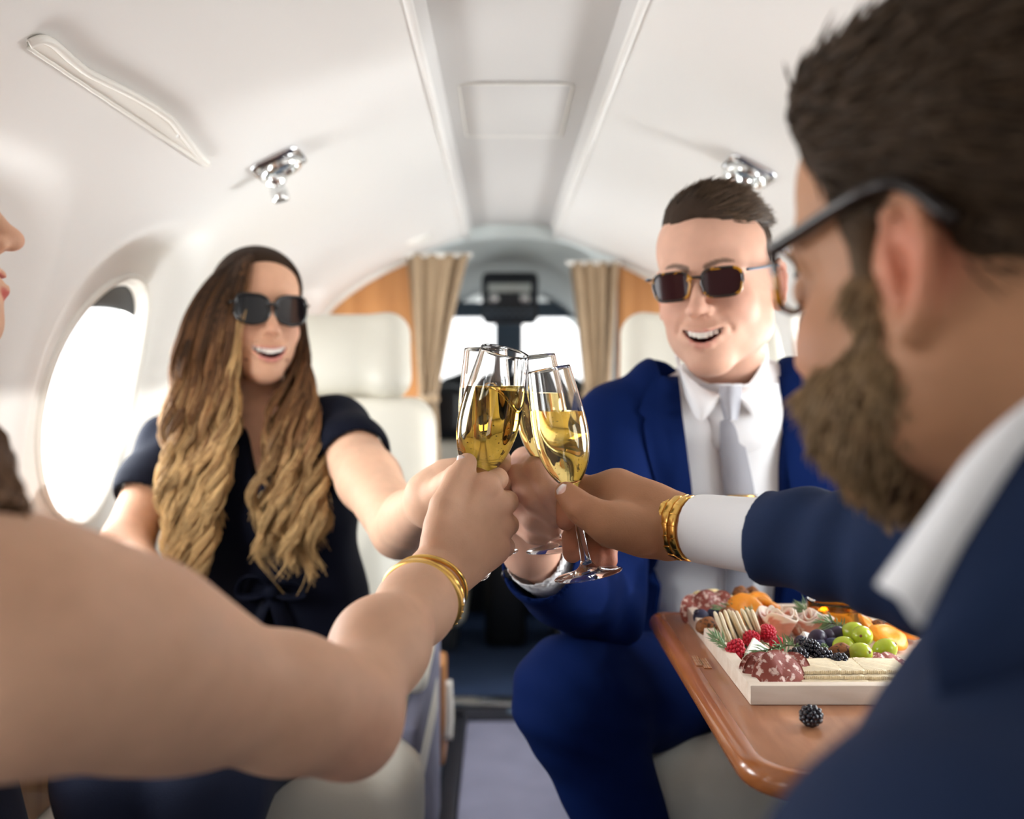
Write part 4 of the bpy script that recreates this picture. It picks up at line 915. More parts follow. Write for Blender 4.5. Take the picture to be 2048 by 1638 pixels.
# long waved hair, dark at the crown and honey blonde at the ends
def long_hair():
    g = np.random.default_rng(21)
    Y = np.array([497, 510, 545, 590, 640, 700, 760, 820, 880, 940, 1000, 1060, 1110, 1150, 1180.])
    L0 = np.array([505, 478, 428, 392, 366, 350, 340, 334, 328, 324, 326, 332, 338, 345, 350.]); L1 = np.array([517, 514, 508, 498, 488, 480, 477, 478, 470, 455, 442, 430, 415, 398, 384.])
    R0 = np.array([520, 540, 562, 586, 598, 594, 572, 545, 532, 524, 516, 510, 508, 510, 515.]); R1 = np.array([530, 556, 582, 602, 612, 616, 622, 630, 636, 640, 643, 646, 650, 652, 655.])
    D0 = np.array([1.57, 1.55, 1.53, 1.51, 1.50, 1.50, 1.50, 1.49, 1.47, 1.455, 1.445, 1.44, 1.44, 1.445, 1.45])     # front layer
    D1 = np.array([1.63, 1.65, 1.67, 1.68, 1.69, 1.69, 1.68, 1.66, 1.62, 1.57, 1.53, 1.51, 1.50, 1.50, 1.50])         # back layer
    E0 = np.array([1.575, 1.57, 1.575, 1.59, 1.60, 1.59, 1.55, 1.50, 1.465, 1.45, 1.44, 1.435, 1.44, 1.445, 1.45]); E1 = np.array([1.64, 1.66, 1.68, 1.69, 1.69, 1.67, 1.62, 1.56, 1.52, 1.50, 1.48, 1.475, 1.48, 1.48, 1.48])
    paths = []; cols = []; rads = []; M_ = 34
    for side, X0, X1, F0, F1, ncl in ((0, L0, L1, D0, D1, 74), (1, R0, R1, E0, E1, 58)):
        for c in range(ncl):
            u = g.uniform(0, 1); v = g.uniform(0, 1)**1.5; end = g.uniform(1020, 1180) if side == 0 else g.uniform(990, 1150)
            if v > .6: end -= 60
            am = g.uniform(10, 24); ph = g.uniform(0, 6.28) if g.random() < .6 else 2.2*u + g.normal()*.5; wl = g.uniform(105, 180); nst = 38; blond0 = g.uniform(-.16, .14) - .16*side; br = g.uniform(.55, 1.25)
            front_lock = side == 0 and u > .86 and v < .35
            for s in range(nst):
                uu = np.clip(u + g.normal()*.030, -.02, 1.02); vv = np.clip(v + g.normal()*.07, 0, 1); e = end + g.normal()*14; y = np.linspace(498 + 8*g.random(), e, M_)
                x = np.interp(y, Y, X0)*(1-uu) + np.interp(y, Y, X1)*uu; d = np.interp(y, Y, F0)*(1-vv) + np.interp(y, Y, F1)*vv
                crown = np.clip((y-505)/70, 0, 1); bulge = (1 - abs(2*uu-1)**2)*0
                w = np.clip((y - 640)/260, 0, 1.15); a_ = 2*np.pi*(y-600)/wl*(1 + .010*g.normal()) + ph + .15*g.normal()
                x = x + am*w*np.sin(a_) + 3.0*g.normal()*np.clip((y-900)/250, 0, 1); d = d + .010*w*np.cos(a_)
                pt = np.stack([(x-1004)/2000*d, d, Z0 - (y-755)/2000*d], 1)
                q = HW.inv(pt); dirv = q - (0, -.02, .03); sc = np.sqrt(((dirv/(.081, .099, .092))**2).sum(1)); inside = (sc < 1) & (q[:, 2] > -.06)
                dv2 = q - (0, .030, .048); sc2 = np.sqrt(((dv2/(.0725, .0675, .0675))**2).sum(1)); ins2 = (sc2 < 1) & (q[:, 2] > .02); q = np.where(ins2[:, None], (0, .030, .048) + dv2/np.maximum(sc2, .05)[:, None], q); dirv = q - (0, -.02, .03); sc = np.sqrt(((dirv/(.081, .099, .092))**2).sum(1)); inside = (sc < 1) & (q[:, 2] > -.06)
                q2 = np.where(inside[:, None], (0, -.02, .03) + dirv/np.maximum(sc, .05)[:, None]*(1 + .03*vv), q); pt = HW.o + (q2*HW.k) @ HW.R.T
                pt[1:-1] = .5*pt[1:-1] + .25*(pt[:-2] + pt[2:])
                f = np.clip((y - 560)/430 + blond0 + (0.55 if front_lock else 0)*np.clip((y-530)/90, 0, 1) + .10*g.normal(), 0, 1)
                dark = np.array((.040, .021, .012)); mid = np.array((.21, .095, .038)); lite = np.array((.62, .39, .17))
                cc = np.where(f[:, None] < .5, dark + (mid-dark)*(f[:, None]*2), mid + (lite-mid)*(f[:, None]*2-1))*br*g.uniform(.8, 1.2)
                paths.append(pt); cols.append(cc); rads.append(np.interp(np.linspace(0, 1, M_), [0, .1, .8, 1], [.0010, .0014, .0012, .0004])*g.uniform(.5, 1.05))
    v, q, c = strands(np.array(paths), np.array(rads), np.array(cols), 3); o = obj('long_hair', v, q, M['hair'], woman, col=c); o['kind'] = 'stuff'
    tag(o, 'long wavy brown hair turning honey blonde at the ends')
long_hair()
Sh = SDF(); Sh.el(HW(0, -.024, .038), np.array((.081, .097, .090))*HW.k, HW.R, .01); Sh.el(HW(0, .030, .048), np.array((.068, .062, .062))*HW.k, HW.R, .03); Sh.rc(HW(-.05, -.05, .0), HW(-.05, -.06, -.10), .035, .03, .03); Sh.rc(HW(.05, -.05, .0), HW(.05, -.06, -.10), .035, .03, .03)
Sh.cut(HW(0, .072, .085), HW.R @ U((0, .82, -.57)), .01); V, Q = Sh.mesh(.003); obj('hair_crown', V, Q, M['hair_m'], woman, col=np.tile((.035, .019, .011), (len(V), 1)))
def ol_cat(t):
    c, s = math.cos(t), math.sin(t); n = .72; x = .0290*math.copysign(abs(c)**n, c); z = .0255*math.copysign(abs(s)**n, s); return (x, z + (.0055*max(0, x/.0285)**2 if s > 0 else 0) - (.0 if s > 0 else -.003*abs(x/.0285)))
spectacles('sunglasses', HW, 'large black cat eye sunglasses worn by the long haired woman', ol_cat, (M['frame_black'], M['lens_black']), zc=-.002, fr=.0030, temple_z=.012, wrap=2.6)
nk = empty('necklace', P(482, 845, 1.55), 'fine gold necklace with a small round pendant on the woman', 'necklace'); ch = spline([P(440, 800, 1.60), P(462, 832, 1.57), P(484, 843, 1.556), P(510, 836, 1.56), P(536, 822, 1.575), P(548, 808, 1.60)], 40); V, Q = tube(ch, .0007, 6); obj('chain', V, Q, M['gold'], nk)
V, Q = lathe([(0, .0016), (.0046, .0012), (.0052, 0), (.0046, -.0012), (0, -.0016)], 20); obj('pendant', V[:, [0, 2, 1]]*(1, -1, 1) + P(484, 847, 1.552), Q, M['gold'], nk)
rg = empty('ring', P(1015, 993, 1.01), 'thin gold ring on the seated woman\'s finger at the flute stem', 'ring'); a = (P(*fC[2][2])+P(*fC[2][1]))/2; R_ = frame_from(P(*fC[2][2])-P(*fC[2][1])); t = np.linspace(0, 2*np.pi, 28, endpoint=False); V, Q = tube(a + np.c_[np.cos(t)*.0106, np.sin(t)*.0106, 0*t] @ R_.T, .0012, 6, True); obj('band', V, Q, M['gold'], rg)

# ================================================================== the near woman at the left, bare arm reaching in
fA = U((.84, .48, .16)); RA = basis(fA, roll=0); HA = Frame(P(36, 476, .80) - RA @ np.array((0, .118, -.034))*.9, RA, .9)
S = SDF(); head_sdf(S, HA, True, open_=.012); AN = HA(0, -.05, -.20)
AS = P(-40, 1285, .455); AE = P(690, 1428, .64); AX = P(868, 1158, .868)
S.rc(HA(0, -.03, -.07), AN, .046, .05, .03); S.rc(AN, AS, .045, .045, .05); S.rc(AN, AN + (-.14, .10, -.04), .045, .045, .05); S.ec(AN + (0, 0, -.10), AN + (.0, .05, -.36), U(AS-AN), (.13, .09), (.13, .10), .06)
S.chain([AS, AS*.55 + AE*.45, AE*.8 + AS*.2, AE], (.047, .041, .0350, .0305), .03); S.rc(AE + (.0, .0, -.006), AE + (.006, -.004, -.016), .022, .016, .02)
S.rc(P(60, 1286, .458), P(245, 1304, .492), .0485, .045, .04)
AM = AE*.62 + AX*.38; S.chain([AE, AM + (-.004, 0, .004), AE*.25 + AX*.75, AX], (.0300, .0300, .0262, .0240), .03)
def hand_A(S):
    w = AX; f = [((972, 974, .918), (994, 958, .962), (974, 950, .984), (956, 954, .980)), ((996, 1012, .925), (1014, 1004, .966), (986, 1002, .988), (960, 1002, .984)),
                 ((1000, 1056, .924), (1016, 1050, .963), (988, 1048, .984), (962, 1046, .98)), ((993, 1098, .916), (1010, 1094, .953), (986, 1090, .973), (964, 1086, .97))]
    R = [(.0120, .0106, .0094, .008), (.0122, .0108, .0095, .008), (.0115, .0102, .009, .0078), (.0105, .0092, .0082, .007)]
    for q, r in zip(f, R):
        pts = [P(*a) for a in q]; finger(S, pts, r, .003); S.rc(w*.6+pts[0]*.4, pts[0], .017, r[0]*.95, .010); S.rc(w*.30+pts[0]*.70 + (-.002, -.0095, .001), pts[0] + (-.003, -.004, .001), .0032, .0060, .008); S.el(pts[0] + (.001, -.004, .002), (.0095, .0095, .0095), None, .006)
    S.ec(w, w*.35 + P(985, 1040, .925)*.65, P(1000, 1100, .92) - P(960, 960, .92), (.026, .018), (.032, .0155), .014)
    t = [P(878, 1082, .878), P(893, 1014, .893), P(914, 964, .910), P(934, 926, .922)]; finger(S, t, (.0165, .0145, .0118, .0094), .006); S.rc(t[0]*.6+t[1]*.4, P(985, 1010, .925), .011, .010, .012)
    return f, t
fA_, tA = hand_A(S)
def colA(V):
    C = head_color(V, HA, (.68, .40, .265), (.55, .10, .09), (.06, .035, .02)); C = redden(V, C, [P(*a[0]) for a in fA_], .014, .28); C = redden(V, C, [AE + (.01, -.02, -.02)], .04, .3); return skin_mottle(V, C, .05)
womanA, _ = person('woman at the left edge reaching a bare arm toward the glasses', S, .0019, colA, at=AN + (0, 0, -.4))
nail(womanA, tA[3]*.86 + tA[2]*.14 + U((-.75, -.62, .25))*.0088, (-.75, -.62, .25), tA[3]-tA[2], .0058, .0080, (.84, .58, .52))
S = SDF(); S.ec(AN + (-.02, .02, -.15), AN + (0, .05, -.37), U(AS-AN), (.145, .105), (.15, .12), .05); V, Q = S.mesh(.008); obj('sleeveless_top', V, Q, M['navy_top'], womanA)
def hair_A():
    g = np.random.default_rng(5); pp = []; cc = []; 
    for c in range(120):
        ph = math.radians(g.uniform(-205, 22)); w0 = g.uniform(0, 6.28); k = g.uniform(.96, 1.06); front = ph > math.radians(-8); e = np.array((math.cos(ph), math.sin(ph)))
        for s in range(16):
            a = ph + g.normal()*.035; cx, sy = math.cos(a)*k, math.sin(a)*k
            pts = [HA(.012*cx, .045 + .03*sy, .131), HA(.060*cx, .012 + .075*sy, .108), HA(.089*cx, -.020 + .104*sy, .035), HA(.090*cx, -.022 + .103*sy, -.07)]
            if front: u = g.uniform(0, 1); pts += [P(-70 + 40*u, 840, .60), P(-22 + 34*u, 950, .50), P(-4 + 40*u, 1040 + 12*g.normal(), .452)]
            else: pts += [HA(.100*cx, -.035 + .108*sy, -.18), HA(.108*cx, -.05 + .115*sy, -.29), HA(.11*cx, -.055 + .118*sy, -.37 + .02*g.normal())]
            p = spline(pts, 28); f = np.linspace(0, 1, 28); p[:, 0] += .006*np.sin(f*16 + w0)*np.clip(f*2-.7, 0, 1); p += g.normal(size=3)*.0012
            pp.append(p); cc.append((np.array((.05, .026, .014))*(1-f[:, None]) + np.array((.19, .10, .05))*f[:, None])*g.uniform(.7, 1.3))
    v, q, c = strands(np.array(pp), .0013, np.array(cc)); o = obj('long_hair', v, q, M['hair'], womanA, col=c); o['kind'] = 'stuff'
    s_ = SDF(); s_.el(HA(0, -.026, .04), np.array((.081, .094, .09))*.9, HA.R); s_.cut(HA(0, .07, .085), HA.R @ U((0, .82, -.57)), .01); V, Q = s_.mesh(.004); obj('hair_crown', V, Q, M['hair_m'], womanA, col=np.tile((.04, .022, .012), (len(V), 1)))
hair_A()
# bracelets
def loop(center, axis, r, tilt, n=64, ref=(1, 0, 0)):
    R = frame_from(U(axis) + np.array(tilt), ref); t = np.linspace(0, 2*np.pi, n, endpoint=False); return center + np.c_[np.cos(t)*r, np.sin(t)*r*.90, 0*t] @ R.T, R
wa = U(AX - AE); bc = AE*.16 + AX*.84
Lp, R_ = loop(bc - wa*.004, wa, .0330, (.18, 0, .12)); b1 = empty('bracelet', bc, 'wide twisted gold bracelet nearest the elbow on the near woman\'s wrist', 'bracelet', None); V, Q = tube(Lp, .0040, 10, True); obj('band', V, Q, M['gold_soft'], b1)
for k in range(0, 64, 2):
    V, Q = lathe([(0, .0016), (.0013, .0008), (.0016, 0), (.0013, -.0008), (0, -.0016)], 8)
    if k < 26: obj('bead', V + Lp[k]*1.0 + (Lp[k]-bc)*.10, Q, M['gold'], b1)
Lp, R_ = loop(bc + wa*.004, wa, .0325, (.14, .05, .15)); b2 = empty('bracelet', bc + wa*.004, 'gold chain bracelet with a pale set plate between the two other bracelets', 'bracelet'); V, Q = tube(Lp, .0034, 8, True, flat=(1, 1.5)); obj('chain', V, Q, M['gold'], b2)
i0 = int(np.argmin(np.linalg.norm(Lp - P(878, 1185, .84), axis=1)))
V, Q = tube(Lp[[(i0-4) % 64, (i0-2) % 64, i0, (i0+2) % 64, (i0+4) % 64]] + (0, -.0012, 0), .0036, 10, flat=(1, 1.3)); obj('set_plate', V, Q, M['silver'], b2)
Lp, R_ = loop(bc + wa*.017, wa, .0325, (.05, .22, .22)); b3 = empty('bracelet', bc + wa*.017, 'slim gold bangle with a tiny bead nearest the hand on the near woman', 'bracelet'); V, Q = tube(Lp, .0024, 8, True); obj('bangle', V, Q, M['gold'], b3)
i0 = int(np.argmin(np.linalg.norm(Lp - P(906, 1215, .85), axis=1))); V, Q = lathe([(0, .004), (.0028, .0028), (.004, 0), (.0028, -.0028), (0, -.004)], 12); obj('bead', V + Lp[i0], Q, M['gold'], b3)

# ================================================================== the near man at the right, seen from behind his left ear
fB = U((-.54, .84, -.16)); RB = basis(fB, roll=0.0); HB = Frame(P(1818, 530, .43) - RB @ np.array((-.083, -.018, -.014))*.93, RB, .93)
S = SDF(); head_sdf(S, HB, smile=0, open_=.010); BN = np.array((.315, .425, Z0 - .125))
BL = np.array((.144, .292, Z0 - .185)); BR = np.array((.48, .55, Z0 - .18)); BE = P(1870, 1112, .72); BX = P(1342, 1052, .905)
S.rc(HB(0, -.035, -.05), BN, .060, .064, .03); S.rc(BN, BL, .05, .045, .05); S.rc(BN, BR, .05, .045, .05); bsd = U(BR - BL)
S.ec(BN + (0, 0, -.08), BN + (.02, .0, -.40), bsd, (.16, .10), (.16, .12), .06); S.rc(BL, BL + (-.02, -.06, -.26), .042, .038, .03); S.rc(BR, BE, .042, .038, .02)
S.chain([BE, BE*.4 + BX*.6, BX], (.028, .024, .0242), .02)
def hand_B(S):
    w = BX; f = [((1222, 984, .942), (1162, 974, .966), (1136, 1010, .964), (1131, 1042, .955)), ((1216, 1004, .960), (1166, 1036, .988), (1148, 1076, .974), (1145, 1106, .958)),
                 ((1224, 1034, .970), (1192, 1072, .988), (1190, 1104, .972), (1195, 1122, .957)), ((1238, 1060, .970), (1216, 1084, .982), (1214, 1108, .97), (1219, 1122, .959))]
    R = [(.0148, .0122, .0108, .0092), (.0142, .0124, .0112, .0096), (.0135, .0116, .0104, .009), (.0118, .010, .009, .0078)]
    for q, r in zip(f, R): pts = [P(*a) for a in q]; finger(S, pts, r, .004); S.rc(w*.6+pts[0]*.4, pts[0], .0225, r[0]*.98, .012)
    S.ec(w, P(1228, 1018, .945), (0, .3, 1), (.029, .020), (.036, .019), .02)
    t = [P(1282, 1062, .893), P(1214, 1046, .884), P(1164, 1018, .890), P(1132, 986, .904)]; finger(S, t, (.0215, .0172, .0130, .0104), .007); S.rc(t[1]*.6+t[0]*.4, P(1235, 992, .940), .014, .0125, .016)
    for dx in (-6, 2, 9): S.rc(P(1164+dx, 1002, .8815), P(1150+dx, 1040, .882), .0007, .0007, .003, 's')
    return f, t
fB_, tB = hand_B(S)
def colB(V):
    C = head_color(V, HB, (.44, .215, .115), (.5, .2, .16), (.05, .03, .02), ear=(.66, .20, .13)); C = redden(V, C, [P(*a[3]) for a in fB_], .016, .55, (.66, .24, .17)); C = redden(V, C, [tB[2], P(*fB_[0][1])], .014, .25); return skin_mottle(V, C, .05)
manB, _ = person('bearded man with glasses in dark navy jacket at the right edge', S, .0020, colB, at=BN + (0, 0, -.45))
nail(manB, tB[3]*.84 + tB[2]*.16 + U((-.30, -.92, .28))*.0104, (-.30, -.92, .28), tB[3]-tB[2], .0068, .0088, (.80, .50, .42))
# hair and beard
Sh = SDF(); Sh.el(HB(0, -.026, .044), np.array((.082, .098, .094)), HB.R, .01); Sh.el(HB(0, .035, .098), (.055, .05, .035), HB.R, .03); Sh.el(HB(0, .030, .048), (.070, .062, .062), HB.R, .03); Sh.cut(HB(0, .050, .075), HB.R @ U((0, .86, -.50)), .008)
for s in (-1, 1): Sh.rc(HB(s*.069, .010, .01), HB(s*.066, .014, -.035), .012, .010, .01); Sh.el(HB(s*.083, -.016, -.014), (.022, .019, .030), HB.R, .006, 's')
Sh.rc(HB(0, -.085, -.02), HB(0, -.080, -.075), .04, .032, .03)
Sh.disp(lambda p: .0022*vnoise(p, 110, 5)); V, Q = Sh.mesh(.004); hq = HB.inv(V); hw_ = np.clip((.03 - hq[:, 2])/.05, 0, 1)[:, None]*(hq[:, 1:2] > -.01); obj('hair', V, Q, M['hair_m'], manB, col=np.array((.042, .026, .016))*(1-hw_) + np.array((.12, .075, .042))*hw_)
def flB(p): q = HB.inv(p); d = np.stack([0*q[:, 0], -.9 + 0*q[:, 0], -.5 + 3*q[:, 2]], 1); return d @ HB.R.T
fuzz('hair_strands', V, Q, 6000, .022, flB, M['hair'], manB, (.03, .018, .011), (.10, .062, .036), .0010, .35, 9, 5, sel=lambda v: (HB.inv(v)[:, 2] > .022) | (HB.inv(v)[:, 1] < -.03))
Sd = SDF(); 
for s in (-1, 1): Sd.chain([HB(s*.068, .014, -.018), HB(s*.058, .010, -.066), HB(s*.036, .040, -.094), HB(s*.012, .064, -.104)], (.011, .015, .016, .019), .02)
Sd.rc(HB(0, .064, -.096), HB(0, .058, -.104), .019, .015, .02)
for s in (-1, 1): Sd.el(HB(s*.045, .044, -.068), (.020, .032, .030), HB.R, .02)
for s in (-1, 1): Sd.chain([HB(s*.004, .100, -.055), HB(s*.026, .088, -.062), HB(s*.036, .074, -.085)], (.006, .008, .012), .01)
Sd.disp(lambda p: .0025*vnoise(p, 120, 3)); V, Q = Sd.mesh(.004); obj('beard', V, Q, M['hair_m'], manB, col=np.tile((.16, .095, .048), (len(V), 1)))
def flD(p): q = HB.inv(p); return np.stack([0*q[:, 0], .35 + 0*q[:, 0], -.9 + 0*q[:, 0]], 1) @ HB.R.T
fuzz('beard_strands', V, Q, 5000, .013, flD, M['hair'], manB, (.14, .085, .042), (.38, .25, .13), .0009, .40, 12, 5)
spectacles('eyeglasses', HB, 'dark tortoise eyeglasses on the bearded man at the right edge', ol_rect, (M['frame_tort'], M['pane']), zc=.010, temple_z=.010, depth=.0036, fr=.0022, wrap=7.0, hinge=.069, cx=.035, earx=.094, tort_temple=M['frame_brown'])
# shirt collar, cuff, jacket
n = 24; a = spline([P(2150, 740, .41), P(2048, 806, .395), P(1940, 905, .385), (P(1850, 1030, .378)), P(1752, 1168, .372)], n); b = spline([P(2160, 850, .385), P(2048, 908, .372), P(1968, 1020, .362), P(1905, 1125, .356), P(1845, 1250, .352)], n); G = np.zeros((n, 9, 3))
for j in range(9): f = j/8; G[:, j] = a*(1-f) + b*f + np.array((-.003, -.006, .004))*math.sin(math.pi*f)
tag(sheet('shirt_collar', G, .004, M['shirt'], manB, toward=(-.5, -1, .2)), 'white shirt collar standing out over the jacket')
b2 = spline([P(2420, 900, .36), P(2330, 1080, .345), P(2200, 1240, .335), P(2060, 1370, .33), P(1880, 1450, .325)], n); b1 = spline([P(2190, 800, .392), P(2060, 868, .378), P(1972, 985, .368), P(1908, 1095, .362), P(1846, 1225, .358)], n); G = np.zeros((n, 10, 3))
for j in range(10): f = j/9; G[:, j] = b1*(1-f) + b2*f + np.array((-.004, -.010, .006))*math.sin(math.pi*f)
sheet('jacket_collar', G, .005, M['suit_navy'], manB, toward=(-.5, -1, .2))
bx = U(BX - BE); Sc = SDF(); Sc.ec(BX - bx*.036, BX - bx*.170, (0, .3, 1), (.0300, .0290), (.0345, .0325), .01); Sc.cut(BX - bx*.028, bx, .003); Sc.disp(lambda p: .0010*vnoise(p, 40, 2)); V, Q = Sc.mesh(.003); obj('shirt_cuff', V, Q, M['shirt'], manB)
Sj = SDF(); Sj.ec(BX - bx*.085, BE, (0, .3, 1), (.0376, .0356), (.0500, .0460), .01); Sj.cut(BX - bx*.098, bx, .004); Sj.rc(BE, BR, .050, .062, .03)
Sj.ec(BN + (.0, -.005, -.065), BN + (.02, .0, -.40), bsd, (.185, .125), (.185, .14), .06); Sj.rc(BN + (-.02, -.015, -.030), BL + (0, 0, .01), .062, .066, .06); Sj.rc(BN + (-.075, .02, -.085), BN + (-.11, .05, -.25), .06, .08, .05); Sj.rc(BN + (0, 0, -.035), BR, .056, .062, .06); Sj.chain([BL, BL + (-.015, -.05, -.26)], (.066, .058), .03)
Sj.rc((.226, .42, Z0-.150), (.170, .33, Z0-.182), .046, .058, .05)
Sj.el(BN + (-.012, .0, .05), (.076, .074, .075), None, .01, 's')
Sj.disp(lambda p: .0016*vnoise(p, 30, 2) + .0026*np.exp(-((p - (BE*.55+BX*.45).astype(F))**2).sum(-1)/.012)*np.sin(p @ (bx*150 + np.array((0, 0, 45.))) + 3.0*vnoise(p, 22, 4)))
V, Q = Sj.mesh(.0036); V = relax(V, Q, 1); obj('suit_jacket', V, Q, M['suit_navy'], manB)
# gold watch
wt_ = empty('wristwatch', BX - bx*.016, 'gold bracelet wristwatch on the bearded man\'s right wrist', 'watch'); wc = BX - bx*.014; Rw = frame_from(bx, (0, -1, 0)); nl = 17
t_ = np.linspace(0, 2*np.pi, nl, endpoint=False); sz = (.0258, .0272)
for k in range(nl):
    a = t_[k]; ctr = wc + Rw @ np.array((math.cos(a)*sz[0], math.sin(a)*sz[1], 0)); rad_ = Rw @ U((math.cos(a)/sz[0], math.sin(a)/sz[1], 0)); tg = np.cross(bx, rad_); Rl = np.stack([bx, tg, rad_], 1)
    for off, hw in ((-.0082, .0040), (0, .0042), (.0082, .0040)):
        box('link', ctr + bx*off + tg*(.0022 if off == 0 else 0), (hw*.93, .0054, .0018), M['gold'], wt_, .0009, 2, Rl)
a = math.pi; ctr = wc + Rw @ np.array((-sz[0]-.004, 0, 0)); V, Q = lathe([(0, .004), (.014, .004), (.0175, .002), (.0185, -.003), (.016, -.005), (0, -.005)], 36); Rl = frame_from(Rw @ np.array((-1., 0, 0)), bx); obj('watch_case', V @ Rl.T + ctr, Q, M['gold'], wt_)
# ------------------------------------------------------------------ seats
def seat(xc, s, label):
    """cabin chair facing aft (towards the lens); s = side of the aisle"""
    r = empty('cabin_seat', (xc, 1.65, .08), label, 'seat', 'cream leather cabin seats'); lm = M['leather']
    S = SDF(); S.box((xc, 1.60, Z0-.575), (.235, .27, .072), None, .05, .01); S.box((xc, 1.36, Z0-.64), (.232, .05, .12), None, .04, .05); S.disp(lambda p: -.006*np.exp(-((p[..., 0]-xc)/.11)**2)*np.exp(-((p[..., 1]-1.6)/.2)**2))
    V, Q = S.mesh(.007); obj('seat_cushion', V, Q, lm, r)
    for z in (Z0-.62, Z0-.70): V, Q = tube(spline([(xc-.225, 1.335, z), (xc-.20, 1.311, z), (xc, 1.3075, z), (xc+.20, 1.311, z), (xc+.225, 1.335, z)], 24), .0022, 6); obj('seam', V, Q, M['plastic'], r)
    a = np.array((xc, 1.86, Z0-.50)); b = np.array((xc, 2.03, Z0-.055)); t = U(b-a); R = np.stack([(1, 0, 0), np.cross(t, (1, 0, 0)), t], 1)
    S = SDF(); S.box((a+b)/2, (.215, .055, .25), R, .05, .02)
    for k in (-1, 1): S.rc(a + (k*.195, -.03, .06), b + (k*.165, -.022, -.06), .040, .032, .05)
    V, Q = S.mesh(.007); obj('seat_back', V, Q, lm, r)
    hb = b + t*.105; S = SDF(); S.box(hb, (.158, .052, .088), R, .045, .01); S.el(hb + R[:, 1]*0 + (0, -.035, 0), (.10, .035, .055), R, .04)
    for k in (-1, 1): S.rc(hb + R @ np.array((k*.128, .0, -.05)) + (0, -.03, 0), hb + R @ np.array((k*.118, 0, .05)) + (0, -.022, 0), .034, .028, .04)
    V, Q = S.mesh(.006); obj('headrest', V, Q, lm, r)
    V, Q = tube([b + t*.0 + (-.15, -.045, 0), b + (0, -.052, .0), b + (.15, -.045, 0)], .004, 6); obj('seam', V, Q, M['plastic'], r)
    bx_ = xc + (.220 if s < 0 else -.220)
    box('side_shell', (bx_, 1.66, Z0-.66), (.014, .26, .17), M['mat_grey'], r, .010, 3)
    box('base', (xc, 1.62, .15), (.17, .22, .07), M['dark'], r, .02, 3)
    S = SDF(); S.rc((bx_, 1.52, Z0-.46), (bx_, 1.80, Z0-.43), .020, .022, .01); V, Q = S.mesh(.005); obj('armrest', V, Q, lm, r)
    h = tag(obj('recline_lever', *tube(spline([(bx_ - s*.022, 1.98, Z0-.60), (bx_ - s*.026, 1.97, Z0-.66), (bx_ - s*.024, 1.96, Z0-.71)], 10), (.008,)*10, 10, flat=(1.5, .8)), M['plastic'], r), 'white recline lever')
    box('lever_housing', (bx_ - s*.006, 2.0, Z0-.66), (.014, .05, .10), M['cabinet'], r, .008)
    return r
seat(-.352, -1, 'cream leather cabin seat behind the long haired woman'); seat(.408, 1, 'cream leather cabin seat behind the man in the royal blue suit')
# ledge at the lower left with a wood front and a dark armrest
sl = empty('side_ledge', (-.56, 1.2, .35), 'wooden side ledge with grey rail at the lower left below the bare arm', 'side ledge')
box('wood_front', (-.588, 1.02, Z0-.44), (.022, .28, .10), M['cabinet'], sl, .006); box('grey_rail', (-.556, 1.02, Z0-.555), (.018, .28, .014), M['plastic'], sl, .006); box('lower_panel', (-.575, 1.10, Z0-.74), (.025, .22, .17), M['rubber'], sl, .006)
